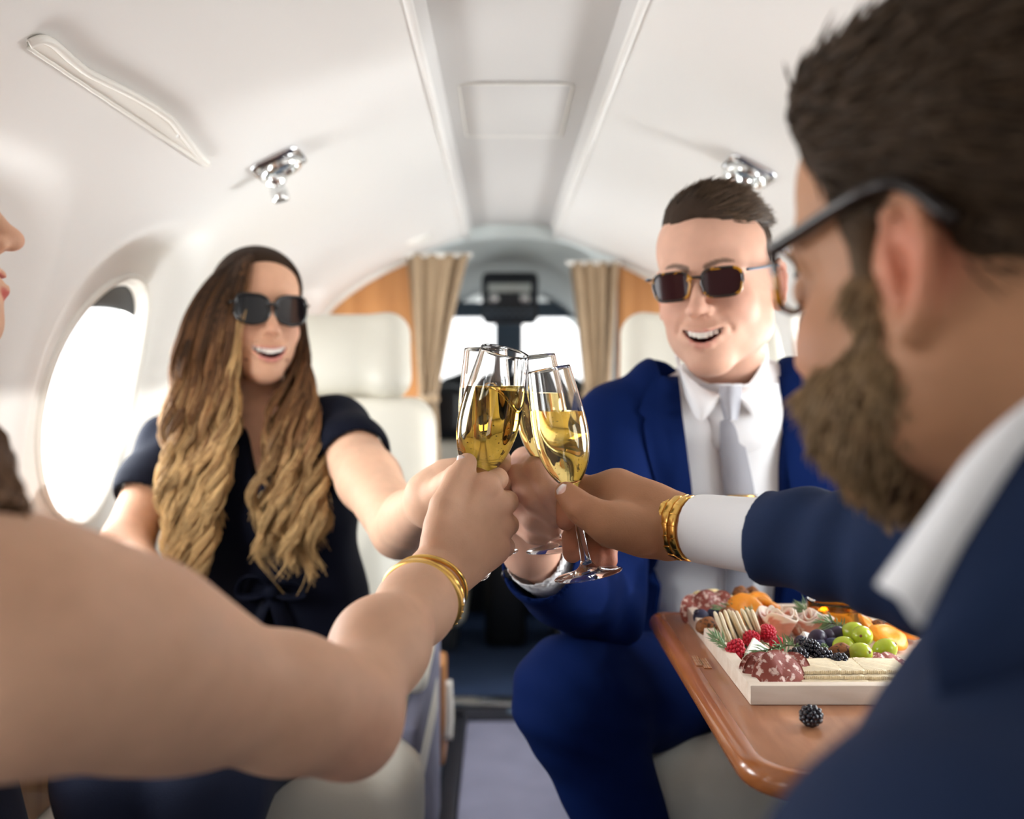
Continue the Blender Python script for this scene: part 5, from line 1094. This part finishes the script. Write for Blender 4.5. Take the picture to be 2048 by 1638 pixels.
# ------------------------------------------------------------------ table
TZ = Z0 - .29
m_letter = mat('letter_paint', srgb(196, 156, 122), .6)
def table():
    r = empty('folding_table', (.42, .98, TZ), 'varnished walnut folding table with rounded edge in front of the man in blue', 'table')
    x0, x1, y0, y1 = .180, .640, .722, 1.245; pts = []
    for cx_, cy_, rad_, a0 in ((x1-.02, y1-.02, .02, 0), (x0+.024, y1-.024, .024, 90), (x0+.052, y0+.052, .052, 180), (x1-.02, y0+.02, .02, 270)):
        for a in np.linspace(a0, a0+90, 9): pts.append((cx_ + rad_*math.cos(math.radians(a)), cy_ + rad_*math.sin(math.radians(a))))
    pts = np.array(pts); c = pts.mean(0)
    def slab(name, prof, mt):
        V = []; k = len(pts); nrm = np.roll(pts, -1, 0) - np.roll(pts, 1, 0); nrm = np.c_[nrm[:, 1], -nrm[:, 0]]; nrm /= np.linalg.norm(nrm, axis=1, keepdims=True)
        for off, z in prof: V += [(*(p + n*off), z) for p, n in zip(pts, nrm)]
        m = len(prof); Q = [(i*k+j, i*k+(j+1) % k, (i+1)*k+(j+1) % k, (i+1)*k+j) for i in range(m-1) for j in range(k)]; Q += [tuple(range(k))[::-1], tuple((m-1)*k + j for j in range(k))]
        
        if name == 'bullnose_edge': Q = Q[:-2] + [((m-1)*k+j, (m-1)*k+(j+1) % k, (j+1) % k, j) for j in range(k)]
        o = obj(name, np.array(V), Q, mt, r); o.data.set_sharp_from_angle(angle=.9); return o
    slab('tabletop', [(-.0155, TZ-.020), (-.0155, TZ-.0004), (-.0165, TZ)], M['table'])
    th = np.linspace(-90, 90, 11); slab('bullnose_edge', [(-.02, TZ-.0225)] + [(-.0105 + .0105*math.cos(math.radians(a)), TZ - .0108 + .0112*math.sin(math.radians(a))) for a in th] + [(-.0165, TZ+.0002)], M['table_edge'])
    for px, py in ((1394, 1322), (1410, 1327)):
        p = PZ(px, py, -.2895); a = U(PZ(1416, 1346, -.2895) - PZ(1392, 1306, -.2895)); R = frame_from((0, 0, 1), a); bt = np.cross((0, 0, 1), a); b = box('placard', p + (0, 0, .0002), (.018, .0040, .0004), M['table_edge'], r, .0002, 1, R)
        for l in range(3):
            for k in range(10): box('letter_mark', p + a*(k-4.5)*.0034 + bt*(l-1)*.0023 + (0, 0, .0007), (.0010 + .0004*((k*7+l*3) % 3 - 1), .0006, .0002), m_letter, b, 0, 1, R)
    box('support_arm', (.60, .98, TZ-.05), (.03, .20, .028), M['steel'], r, .008); box('support_leg', (.62, .98, .345), (.022, .05, .30), M['steel'], r, .006)
table()
# ------------------------------------------------------------------ tray and food
TX0, TX1, TY0, TY1, TH = .2195, .625, .884, 1.205, .0175
FZ = -.2835
tr = empty('serving_tray', ((TX0+TX1)/2, (TY0+TY1)/2, TZ), 'pale wooden serving tray of snacks on the walnut table', 'tray')
box('tray_base', ((TX0+TX1)/2, (TY0+TY1)/2, TZ+.0032), ((TX1-TX0)/2-.004, (TY1-TY0)/2-.004, .003), M['tray'], tr, .001)
for c, h in ((((TX0+TX1)/2, TY0+.006, TZ+.0090), ((TX1-TX0)/2, .006, .0087)), (((TX0+TX1)/2, TY1-.006, TZ+.0090), ((TX1-TX0)/2, .006, .0087)), ((TX0+.006, (TY0+TY1)/2, TZ+.0090), (.006, (TY1-TY0)/2-.012, .0087)), ((TX1-.006, (TY0+TY1)/2, TZ+.0090), (.006, (TY1-TY0)/2-.012, .0087))): box('tray_side', c, h, M['tray'], tr, .0012)
fz = lambda zx, zy: (1310 + zx/3.793, 1160 + zy/3.793)       # close-up frame of the tray
def at(zx, zy, h): return PZ(*fz(zx, zy), FZ + h)
m_black = mat('blackberry_skin', srgb(22, 20, 34), .22, coat=.4); m_rasp = mat('raspberry_skin', srgb(190, 22, 48), .38, sss=.25, vary=.15, vscale=300)
m_grape = mat('green_grape_skin', srgb(176, 190, 50), .22, sss=.5, vary=.1, vscale=60, coat=.2); m_blue = mat('blueberry_skin', srgb(48, 50, 78), .6, vary=.25, vscale=90); m_plum = mat('dark_grape_skin', srgb(50, 36, 58), .35, vary=.15, vscale=90)
m_apr = mat('dried_apricot', srgb(240, 150, 28), .4, sss=.35, bump=.6, bscale=220, vary=.12, vscale=40); m_ros = mat('rosemary_leaf', srgb(124, 152, 108), .5, vary=.2, vscale=80); m_stem = mat('rosemary_stem', srgb(96, 84, 52), .7)
m_chw = mat('white_cheese', srgb(240, 236, 226), .45, sss=.3, vary=.03, vscale=60); m_chy = mat('aged_cheese', srgb(236, 214, 160), .5, sss=.2, bump=.4, bscale=300, vary=.05, vscale=60)
m_cr = mat('cracker', srgb(238, 222, 190), .7, bump=.5, bscale=350, vary=.07, vscale=90); m_sal = mat('salami', srgb(144, 72, 60), .6, spots=srgb(226, 196, 184), vscale=170, bump=.5, bscale=200, sss=.15); m_sald = mat('salami_rind', srgb(142, 70, 60), .5, spots=srgb(222, 190, 178), vscale=230, bump=.5, bscale=200)
m_crust = mat('seeded_crust', srgb(140, 84, 40), .6, spots=srgb(60, 34, 18), vscale=240, bump=1, bscale=300); m_pro = mat('prosciutto', attr=True, rough=.3, sss=.3, coat=.3); m_honey = glass_mat('honey', (1.0, .62, .16), 0, 1.48)
def place(me_parts, name, label, cat, group, p, R=None, k=1.0):
    """an Empty with copies of (part name, mesh, material)"""
    o = empty(name, p, label, cat, group); 
    if R is not None: o.rotation_euler = Matrix(R).to_euler()
    o.scale = (k, k, k)
    for n, me in me_parts: c = bpy.data.objects.new(n, me); COL.objects.link(c); c.parent = o
    return o
def mesh_of(V, Q, mt, name, col=None, smooth=True): me = np_mesh(name, np.asarray(V), Q, col, smooth); me.materials.append(mt); return me
def ico(r=1, sub=1):
    bm = bmesh.new(); bmesh.ops.create_icosphere(bm, subdivisions=sub, radius=r); V = np.array([v.co[:] for v in bm.verts]); Q = [tuple(v.index for v in f.verts) for f in bm.faces]; bm.free(); return V, Q
def berry(a, b, n, r, seed):
    g = np.random.default_rng(seed); parts = []; k = (1+5**.5)/2
    for i in range(n):
        z = 1 - 2*(i+.5)/n; ph = 2*math.pi*i/k; q = math.sqrt(1-z*z); c = np.array((a*q*math.cos(ph), a*q*math.sin(ph), b*z)); V, Q = ico(r*g.uniform(.9, 1.1), 2); parts.append((V + c, Q))
    parts.append((ico(1, 2)[0]*(a, a, b), ico(1, 2)[1])); return merge(parts)
me_bb = [('drupelets', mesh_of(*berry(.0068, .0082, 46, .0024, 1), m_black, 'drupelets'))]; V, Q = berry(.0072, .0088, 64, .0020, 2); V[:, :2] *= (1 - .22*np.clip(V[:, 2:]/.009, -1, 1)); me_rb = [('drupelets', mesh_of(V, Q, m_rasp, 'drupelets'))]
def rot(ax, ay, az): return np.array((Matrix.Rotation(az, 3, 'Z') @ Matrix.Rotation(ay, 3, 'Y') @ Matrix.Rotation(ax, 3, 'X')))
for i, (zx, zy, h, a, k, lab) in enumerate(((1085, 585, .012, (1.2, .3, .4), 1.12, 'blackberry at the left of the cluster beside the rosemary sprig'), (1180, 515, .019, (.4, 1.0, 0), .95, 'blackberry on top of the cluster below the blue grapes'), (1272, 590, .012, (1.0, .2, 2), 1.1, 'blackberry in the middle of the cluster above the square crackers'), (1398, 630, .011, (.2, .4, 1), 1.02, 'blackberry on the square crackers left of the front green grape'),
        (1120, 490, .010, (.7, .4, 1), .85, 'blackberry partly hidden behind the cluster by the dark grapes'), (620, 146, .010, (.5, .4, 1), 1.0, 'blackberry at the far side beside the cheese crumbles'), (712, 152, .010, (.2, .9, 2), 1.0, 'blackberry at the far side above the apricots'))):
    place(me_bb, 'blackberry', lab, 'blackberry', 'blackberries on the tray', at(zx, zy, h), rot(*a), k)
place(me_bb, 'blackberry', 'lone blackberry lying on the bare walnut tabletop in front of the tray', 'blackberry', None, PZ(*fz(1184, 1030), -.29 + .0092), rot(1.3, .5, .3), 1.05)
for zx, zy, h, a, k, lab in ((612, 522, .013, (.3, .3, 0), 1.08, 'raspberry nearest the left rim of the tray'), (736, 442, .014, (1.2, .1, .5), .95, 'raspberry between the other two red berries above the white cheese'), (850, 405, .016, (1.3, .4, -.4), 1.08, 'largest raspberry beside the folded prosciutto'), (930, 488, .009, (.9, .3, -.4), .95, 'raspberry half hidden behind the large rosemary sprig'), (905, 580, .008, (.4, .1, .4), .95, 'raspberry tucked under the large rosemary sprig')):
    place(me_rb, 'raspberry', lab, 'raspberry', 'raspberries on the tray', at(zx, zy, h), rot(*a), k)
V, Q = ico(1, 3); V = V*(1 + .015*vnoise(V, 3, 4)[:, None]); me_g = [('skin', mesh_of(V*(.0108, .0108, .0132), Q, m_grape, 'skin')), ('stem_scar', mesh_of(lathe([(0, .0002), (.0012, .0004), (.0016, -.0004)], 10)[0] + (0, 0, .0131), lathe([(0, .0002), (.0012, .0004), (.0016, -.0004)], 10)[1], m_crust, 'stem_scar'))]
for zx, zy, h, a, k, lab in ((1556, 560, .013, (1.2, .2, .4), 1.0, 'front green grape beside the lone crust chunk'), (1572, 428, .020, (1.3, .2, -.5), 1.0, 'green grape on top of the bunch'), (1500, 398, .018, (1.0, .8, .2), 1.0, 'green grape at the back of the bunch by the rosemary'), (1432, 500, .011, (1.4, .1, .8), .9, 'green grape half hidden behind the front grape'), (1742, 530, .012, (.9, .3, .8), 1.0, 'green grape at the right beside the navy jacket')):
    place(me_g, 'green_grape', lab, 'grape', 'green grapes on the tray', at(zx, zy, h), rot(*a), k)
V, Q = ico(1, 3); me_b = [('skin', mesh_of(V*.0074, Q, m_blue, 'skin')), ('crown', mesh_of(*[x if i else x + (0, 0, .0070) for i, x in enumerate(lathe([(.0012, -.0004), (.0022, .0012), (.0028, .0006), (.0026, -.001)], 10))], m_plum, 'crown'))]
me_p = [('skin', mesh_of(V*(.0088, .0088, .0095), Q, m_plum, 'skin'))]
for zx, zy, h, k, lab in ((350, 282, .010, 1.25, 'blueberry at the left rim behind the crackers'), (442, 268, .009, 1.1, 'blueberry behind the crackers next to the rosemary'), (1252, 506, .007, .95, 'blueberry beside the top blackberry'), (1340, 492, .008, 1.0, 'blueberry in front of the dark grapes'), (1300, 470, .006, .9, 'blueberry between the dark grapes')):
    place(me_b, 'blueberry', lab, 'blueberry', 'blueberries on the tray', at(zx, zy, h), rot(.6, .5, zx), k)
for zx, zy, h, k, lab in ((1232, 448, .011, 1.1, 'dark grape nearest the prosciutto'), (1322, 432, .012, .9, 'dark grape in the middle of the three'), (1382, 415, .014, 1.0, 'dark grape nearest the green grapes'), (1300, 360, .009, 1.1, 'dark grape behind the prosciutto fold'), (1110, 480, .007, .9, 'dark grape by the small cheese cube')):
    place(me_p, 'dark_grape', lab, 'grape', 'dark grapes on the tray', at(zx, zy, h), rot(.3, .5, zx), k)
def apricot(seed):
    V, Q = ico(1, 4); n = vnoise(V, 2.2, seed); n2 = vnoise(V, 6, seed+1); r = np.linalg.norm(V[:, :2], axis=1); V = V*(1 + .10*n[:, None] + .035*n2[:, None]); V[:, 2] *= 1 - .45*np.exp(-(r/.45)**2); return V*(.0185, .0165, .0068), Q
me_a = [[('flesh', mesh_of(*apricot(k), m_apr, 'flesh'))] for k in (3, 9, 17)]
for i, (zx, zy, h, a, k, lab) in enumerate(((700, 232, .014, (.85, .1, .1), 1.25, 'dried apricot in front leaning over the small rosemary'), (790, 190, .012, (.6, -.3, .8), 1.15, 'dried apricot behind the front one at the far side'), (860, 198, .010, (.4, .35, 1.4), 1.1, 'dried apricot under the navy sleeve'), (1635, 352, .012, (.5, .7, .3), .95, 'dried apricot standing behind the green grapes'), (1772, 432, .014, (.5, .2, .2), 1.15, 'large dried apricot right of the green grapes'), (1880, 385, .012, (.3, .3, 1), 1.1, 'dried apricot at the right by the navy jacket'))):
    place(me_a[i % 3], 'dried_apricot', lab, 'apricot', 'dried apricots on the tray', at(zx, zy, h), rot(*a), k)
def sprig(pts, label, n, L, seed):
    """rosemary: pts are points of the stem"""
    g = np.random.default_rng(seed); c = spline(pts, 40); o = empty('rosemary_sprig', c[0], label, 'rosemary', 'rosemary sprigs on the tray'); V, Q = tube(c, np.linspace(.0011, .0007, 40), 6); obj('stem', V, Q, m_stem, o); parts = []
    for i in range(n):
        f = i/(n-1); k = min(int(f*39), 38); p = c[k]; t = U(c[k+1]-c[k]); a = g.uniform(0, 6.28); R = frame_from(t); out = R @ np.array((math.cos(a), math.sin(a), 0)); d = U(t*g.uniform(.7, 1.2) + out*.75 + (0, 0, .12)); l = L*g.uniform(.7, 1.15)*(1 - .35*abs(2*f-1)); w = np.cross(d, out); w /= np.linalg.norm(w) + 1e-9
        q = np.array([p, p + d*l*.5 + out*.0006, p + d*l - out*.0008]); b = .0010; top = np.cross(w, d)*.0005
        V = np.array([q[0]-w*b*.6, q[0]+w*b*.6, q[1]-w*b, q[1]+w*b, q[2], q[1]+top*1.6, q[0]+top]); parts.append((V, [(0, 2, 5, 6), (6, 5, 3, 1), (2, 4, 5), (5, 4, 3), (0, 1, 3, 2), (2, 3, 4)]))
    V, Q = merge(parts); l = obj('needle_leaves', V, Q, m_ros, o, smooth=False); l['kind'] = 'stuff'
sprig([at(1075, 495, .014), at(950, 500, .022), at(830, 545, .02), at(745, 590, .012)], 'large rosemary sprig lying over the white cheese', 70, .021, 1); sprig([at(560, 535, .012), at(505, 470, .017), at(440, 420, .018)], 'rosemary sprig poking over the left rim of the tray', 34, .020, 2)
sprig([at(650, 170, .016), at(570, 205, .018), at(480, 235, .014)], 'rosemary sprig at the far side in front of the salami', 40, .020, 3); sprig([at(790, 330, .012), at(740, 270, .02), at(710, 235, .024)], 'rosemary sprig in front of the apricots', 30, .014, 4)
sprig([at(1200, 290, .012), at(1150, 240, .02), at(1095, 215, .02)], 'rosemary sprig behind the prosciutto', 36, .020, 5); sprig([at(1440, 355, .012), at(1350, 330, .02), at(1250, 320, .018)], 'rosemary sprig beside the honey jar', 40, .020, 6); sprig([at(1310, 520, .012), at(1270, 505, .016)], 'tiny rosemary tip on the blackberries', 12, .010, 7)
def slice_mesh(seed, fold, r=.021, th=.0016):
    V = []; Q = []; nr, na = 8, 28; g = np.random.default_rng(seed)
    for s in (0, 1):
        for i in range(nr+1):
            for j in range(na):
                a = 2*math.pi*j/na; q = r*i/nr*(1 + .05*math.sin(2*a+seed)); x, y = q*math.cos(a), q*math.sin(a); RB_ = r/max(fold, .2); xx = RB_*math.sin(x/RB_); z = -RB_*(1-math.cos(x/RB_)) - .03*y*y/r + .0024*math.sin(3*a+seed)*(i/nr) - s*th; V.append((xx, y, z))
    N = (nr+1)*na
    for s in (0, 1):
        for i in range(nr):
            for j in range(na): q = (s*N+i*na+j, s*N+i*na+(j+1) % na, s*N+(i+1)*na+(j+1) % na, s*N+(i+1)*na+j); Q.append(q if s else q[::-1])
    for j in range(na): Q.append((nr*na+j, nr*na+(j+1) % na, N+nr*na+(j+1) % na, N+nr*na+j))
    return np.array(V), Q
me_s = [[('meat', mesh_of(*slice_mesh(k, f), m_sal if k % 2 else m_sald, 'meat'))] for k, f in ((1, .62), (2, .55), (3, .75), (4, .4))]
for i, (zx, zy, h, a, k, lab) in enumerate(((965, 725, .014, (1.05, .1, .15), 1.2, 'front folded salami slice at the near corner of the tray'), (872, 712, .012, (.9, -.15, .3), 1.1, 'salami slice with a pale violet fold behind the front slice'), (815, 695, .010, (.8, -.2, .5), .95, 'salami slice leaning on the left rim at the near corner'), (1040, 705, .010, (.8, .3, -.3), 1.0, 'salami slice touching the square crackers'),
        (330, 215, .010, (.8, -.3, .5), 1.05, 'salami slice at the far left corner of the tray'), (430, 205, .012, (.9, .1, .1), 1.1, 'salami slice behind the far rosemary sprig'), (510, 198, .011, (.8, .3, -.2), 1.0, 'salami slice near the far blackberries'), (1740, 655, .006, (.5, .1, .3), .85, 'pinkish salami slice below the right green grape'), (1830, 640, .006, (.5, .2, .0), .85, 'salami slice half hidden by the navy jacket'))):
    place(me_s[i % 4], 'salami_slice', lab, 'salami', 'salami slices on the tray', at(zx, zy, h), rot(*a), k)
def prosciutto(zx, zy, label, seed, k=1.0):
    g = np.random.default_rng(seed); n, m = 90, 12; V = []; C = []
    for i in range(n):
        f = i/(n-1); a = f*2.6*2*math.pi; rr = (.004 + .022*f)*k; ruf = 1 + .22*math.sin(a*2.3 + seed)
        for j in range(m):
            v = j/(m-1); q = rr*(.55 + .55*v)*ruf; V.append((q*math.cos(a), q*math.sin(a)*.8, .026*k*v*(1 - .25*f) + .004*math.sin(a*3+seed)*v)); fat = v > .80 + .08*math.sin(a*5) or math.sin(a*3.1+v*3) > .93
            C.append((.86, .70, .60) if fat else np.array((.66, .27, .18))*(.85 + .3*g.random()*.5))
    p = at(zx, zy, 0); o = empty('prosciutto_rosette', p, label, 'prosciutto', 'prosciutto rosettes on the tray'); V = np.array(V) + p; Q = [(i*m+j, (i+1)*m+j, (i+1)*m+j+1, i*m+j+1) for i in range(n-1) for j in range(m-1)]
    b = obj('ruffled_slice', V, Q, m_pro, o, col=np.array(C)); s = b.modifiers.new('s', 'SOLIDIFY'); s.thickness = .0012
prosciutto(930, 425, 'large folded prosciutto rosette in the middle of the tray', 1, 1.15); prosciutto(1170, 420, 'smaller prosciutto rosette behind the dark grapes', 4, 1.0)
V, Q = lathe([(0, .0016), (.018, .0016), (.0195, .0008), (.0195, -.0008), (.018, -.0016), (0, -.0016)], 32); V[:, 2] += .0006*vnoise(V, 160, 3); me_c = [('wafer', mesh_of(V, Q, m_cr, 'wafer'))]
names_ = ('first', 'second', 'third', 'fourth', 'fifth', 'sixth', 'seventh', 'eighth', 'ninth')
for i in range(9):
    f = i/8; place(me_c, 'round_cracker', '%s thin round cracker from the left in the leaning fan' % names_[i], 'cracker', 'fan of round crackers', at(505 + 275*f, 372 + 10*math.sin(i*1.7) - 22*f, .0185), rot(0, 1.18 + .05*math.sin(i), -.08 + .04*math.cos(i*2)), 1.0)
def square_cracker():
    n = 46; V = []; 
    for z in (-.0014, .0014):
        for i in range(4*n):
            s, t = divmod(i, n); u = -1 + 2*t/n; w = .020 + .0006*math.cos(t*math.pi); x, y = ((u*.020, -w), (w, u*.020), (-u*.020, w), (-w, -u*.020))[s]; V.append((x, y, z + .0004*math.sin(x*900)*math.sin(y*900)))
    N = 4*n; Q = [(i, (i+1) % N, N+(i+1) % N, N+i) for i in range(N)] + [tuple(range(N))[::-1], tuple(range(N, 2*N))]; return np.array(V), Q
me_q = [('wafer', mesh_of(*square_cracker(), m_cr, 'wafer', smooth=False))]; lay_n = ('lowest', 'second', 'third', 'topmost'); col_n = ('left', 'middle', 'right', 'far right')
for c in range(4):
    for l in range(4):
        p = at(1215 + c*170, 742, .004); place(me_q, 'square_cracker', '%s scalloped square cracker in the %s stack at the near rim of the tray' % (lay_n[l], col_n[c]), 'cracker', 'stacked square crackers', (p[0] + .0012*math.sin(l*2+c), TY0 + .0345 + .0012*math.cos(l*3+c) + .0062*l, p[2] - .0005 + l*.0033), rot(.02*math.sin(l), .02*math.cos(c+l), .05*math.sin(l*5+c)), 1.0)
def wedge(tri, h, seed):
    bm = bmesh.new(); a = [bm.verts.new((x, y, 0)) for x, y in tri]; f = bm.faces.new(a); r = bmesh.ops.extrude_face_region(bm, geom=[f]); bmesh.ops.translate(bm, vec=(0, 0, h), verts=[v for v in r['geom'] if isinstance(v, bmesh.types.BMVert)]); bmesh.ops.recalc_face_normals(bm, faces=bm.faces)
    bmesh.ops.bevel(bm, geom=bm.edges[:], offset=.0012, segments=2, affect='EDGES'); V = np.array([v.co[:] for v in bm.verts]); Q = [tuple(v.index for v in f.verts) for f in bm.faces]; bm.free(); return V + .0004*vnoise(V, 220, seed)[:, None], Q
me_w = [[('cheese_body', mesh_of(*wedge(t, h, k), m_chw, 'cheese_body', smooth=False))] for k, (t, h) in enumerate((([(-.018, -.010), (.016, -.013), (.012, .014)], .012), ([(-.013, -.010), (.015, -.008), (.002, .014)], .010), ([(-.007, -.007), (.007, -.006), (.006, .007), (-.006, .006)], .010)))]
for i, (zx, zy, h, a, k, lab) in enumerate(((715, 580, .002, (.35, .1, .5), 1.1, 'white cheese wedge below the raspberries'), (820, 625, .001, (.2, .3, 1.6), 1.0, 'white cheese wedge under the large rosemary sprig'), (1130, 465, .004, (.5, .4, .3), .9, 'small cheese cube in front of the prosciutto'))): place(me_w[i], 'cheese_piece', lab, 'cheese', 'white cheese pieces', at(zx, zy, h), rot(*a), k)
def chunk(seed, r): V, Q = ico(1, 3); n = vnoise(V, 2.4, seed); n2 = vnoise(V, 9, seed+5); return V*(1 + .22*n + .07*n2)[:, None]*r, Q
me_k = [('chunk_body', mesh_of(*chunk(3, np.array((.017, .012, .010))), m_chy, 'chunk_body'))]
for zx, zy, h, k, z, lab in ((380, 150, .012, 1.0, .2, 'crumbly cheese chunk at the far left corner'), (450, 128, .015, 1.0, 1.3, 'crumbly cheese chunk at the top of the far heap'), (520, 150, .012, .95, 2.2, 'crumbly cheese chunk beside the far blackberries')): place(me_k, 'cheese_chunk', lab, 'cheese', 'crumbly cheese chunks', at(zx, zy, h), rot(.3, .2, z), k)
me_n = [('seeded_body', mesh_of(*chunk(8, np.array((.015, .011, .011))), m_crust, 'seeded_body'))]
for zx, zy, h, k, z, lab in ((405, 355, .010, 1.0, .4, 'seeded brown cheese chunk at the left rim beside the crackers'), (555, 292, .012, 1.15, 1.0, 'seeded crust chunk behind the cracker fan'), (1415, 560, .010, .95, 2.2, 'seeded brown chunk left of the front green grape'), (650, 112, .016, 1.0, .9, 'brown candied nut cluster at the far side'), (735, 108, .014, .9, 1.7, 'brown candied nut cluster under the sleeve'), (1700, 365, .010, .9, .5, 'dark crust chunk behind the right apricots')): place(me_n, 'seeded_chunk', lab, 'snack', 'seeded brown chunks', at(zx, zy, h), rot(.3, .2, z), k)
hj = empty('honey_jar', at(1370, 330, 0), 'small glass dish of golden honey under the navy sleeve', 'jar'); p = at(1370, 330, 0); V, Q = lathe([(0, .0), (.026, 0), (.030, .003), (.032, .018), (.033, .026), (.0335, .028), (.0315, .028), (.0305, .018), (.028, .005), (.025, .0035), (0, .0035)], 44); obj('dish', V + p, Q, M['glass'], hj)
V, Q = lathe([(0, .0033), (.0255, .0033), (.0285, .005), (.0308, .018), (.0310, .020), (0, .020)], 44); obj('honey', V + p, Q, m_honey, hj)
# steel tumbler at the back of the table
tp = np.array((.487, 1.12, TZ + .0003)); tu = empty('steel_tumbler', tp, 'brushed steel tumbler standing at the window end of the table', 'cup'); V, Q = lathe([(0, 0), (.028, 0), (.031, .004), (.036, .10), (.040, .172), (.0405, .174), (.0385, .174), (.034, .10), (.029, .006), (0, .006)], 44); obj('cup_wall', V + tp, Q, M['steel'], tu)
# ------------------------------------------------------------------ four champagne flutes
OUT = spline([(.0328, .0004), (.0330, .0014), (.0300, .0026), (.0200, .0044), (.0105, .0074), (.0060, .0125), (.0046, .020), (.0040, .038), (.0039, .058), (.0044, .074), (.0058, .0835), (.0098, .0895), (.0160, .0975), (.0218, .1090), (.0255, .1230), (.0269, .1385), (.0264, .1550), (.0247, .1730), (.0226, .1900), (.0212, .2020)], 84)
INN = spline([(.0204, .2020), (.0217, .1900), (.0238, .1730), (.0255, .1550), (.0260, .1385), (.0246, .1235), (.0208, .1102), (.0148, .0995), (.0085, .0935), (.0, .0918)], 44)
def flute(rim, base, level, label, seed):
    ax = U(rim - base); k = np.linalg.norm(rim - base)/.202; R = frame_from(ax); T = lambda V: base + (np.asarray(V)*k) @ R.T
    prof = [(0, .0020)] * 0 + [(0, .0004)] + [tuple(x) for x in OUT] + [(.0208, .2024)] + [tuple(x) for x in INN]; prof[-1] = (0, INN[-1][1])
    o = empty('champagne_flute', base, label, 'champagne flute', 'four champagne flutes clinking'); V, Q = lathe(prof, 72); obj('flute_glass', T(V), Q, M['glass'], o)
    lp = [(r + .00025, z) for r, z in INN[::-1]]; lp[0] = (0, INN[-1][1] - .0002); V, Q = lathe(lp + [(0, .2018)], 72); V = T(V)
    bm = bmesh.new(); vs_ = [bm.verts.new(v) for v in V]; used = set()
    for q in Q: bm.faces.new([vs_[i] for i in q])
    for v in [v for v in bm.verts if not v.link_faces]: bm.verts.remove(v)
    zl = P(0, level, base[1])[2]; r_ = bmesh.ops.bisect_plane(bm, geom=bm.verts[:] + bm.edges[:] + bm.faces[:], plane_co=(0, 0, zl), plane_no=(0, 0, 1), clear_outer=True)
    ed = [e for e in bm.edges if len(e.link_faces) == 1]; bmesh.ops.holes_fill(bm, edges=ed, sides=0); w = bm_obj('champagne', bm, M['wine'], o, auto=50); tag(w, 'pale gold sparkling wine')
    g = np.random.default_rng(seed); parts = []; v0, q0 = ico(1, 1); n = 0
    while n < 45:
        z = g.uniform(.095, .185); rr = np.interp(z, INN[::-1, 1], INN[::-1, 0])*.93*math.sqrt(g.uniform(.2, 1)); a = g.uniform(0, 6.28); p = T(np.array((rr*math.cos(a), rr*math.sin(a), z)))
        if p[2] < zl - .001: parts.append((v0*g.uniform(.0002, .0005) + p, q0)); n += 1
    V, Q = merge(parts); b = obj('bubbles', V, Q, M['bubble'], w); b['kind'] = 'stuff'; return o
flute(P(1010, 702, .945), P(909, 1132, .992), 771, 'champagne flute at the front left, leaning right, held by the bare arm', 1)
flute(P(971, 697, 1.005), P(970, 1103, 1.0), 776, 'champagne flute at the back left behind the leaning front glass', 2)
flute(P(1070, 712, 1.005), P(1116, 1099, .998), 786, 'champagne flute at the back right held by the man in blue', 3)
flute(P(1097, 738, .938), P(1177, 1151, .930), 822, 'champagne flute at the front right held by the hand with the gold watch', 4)
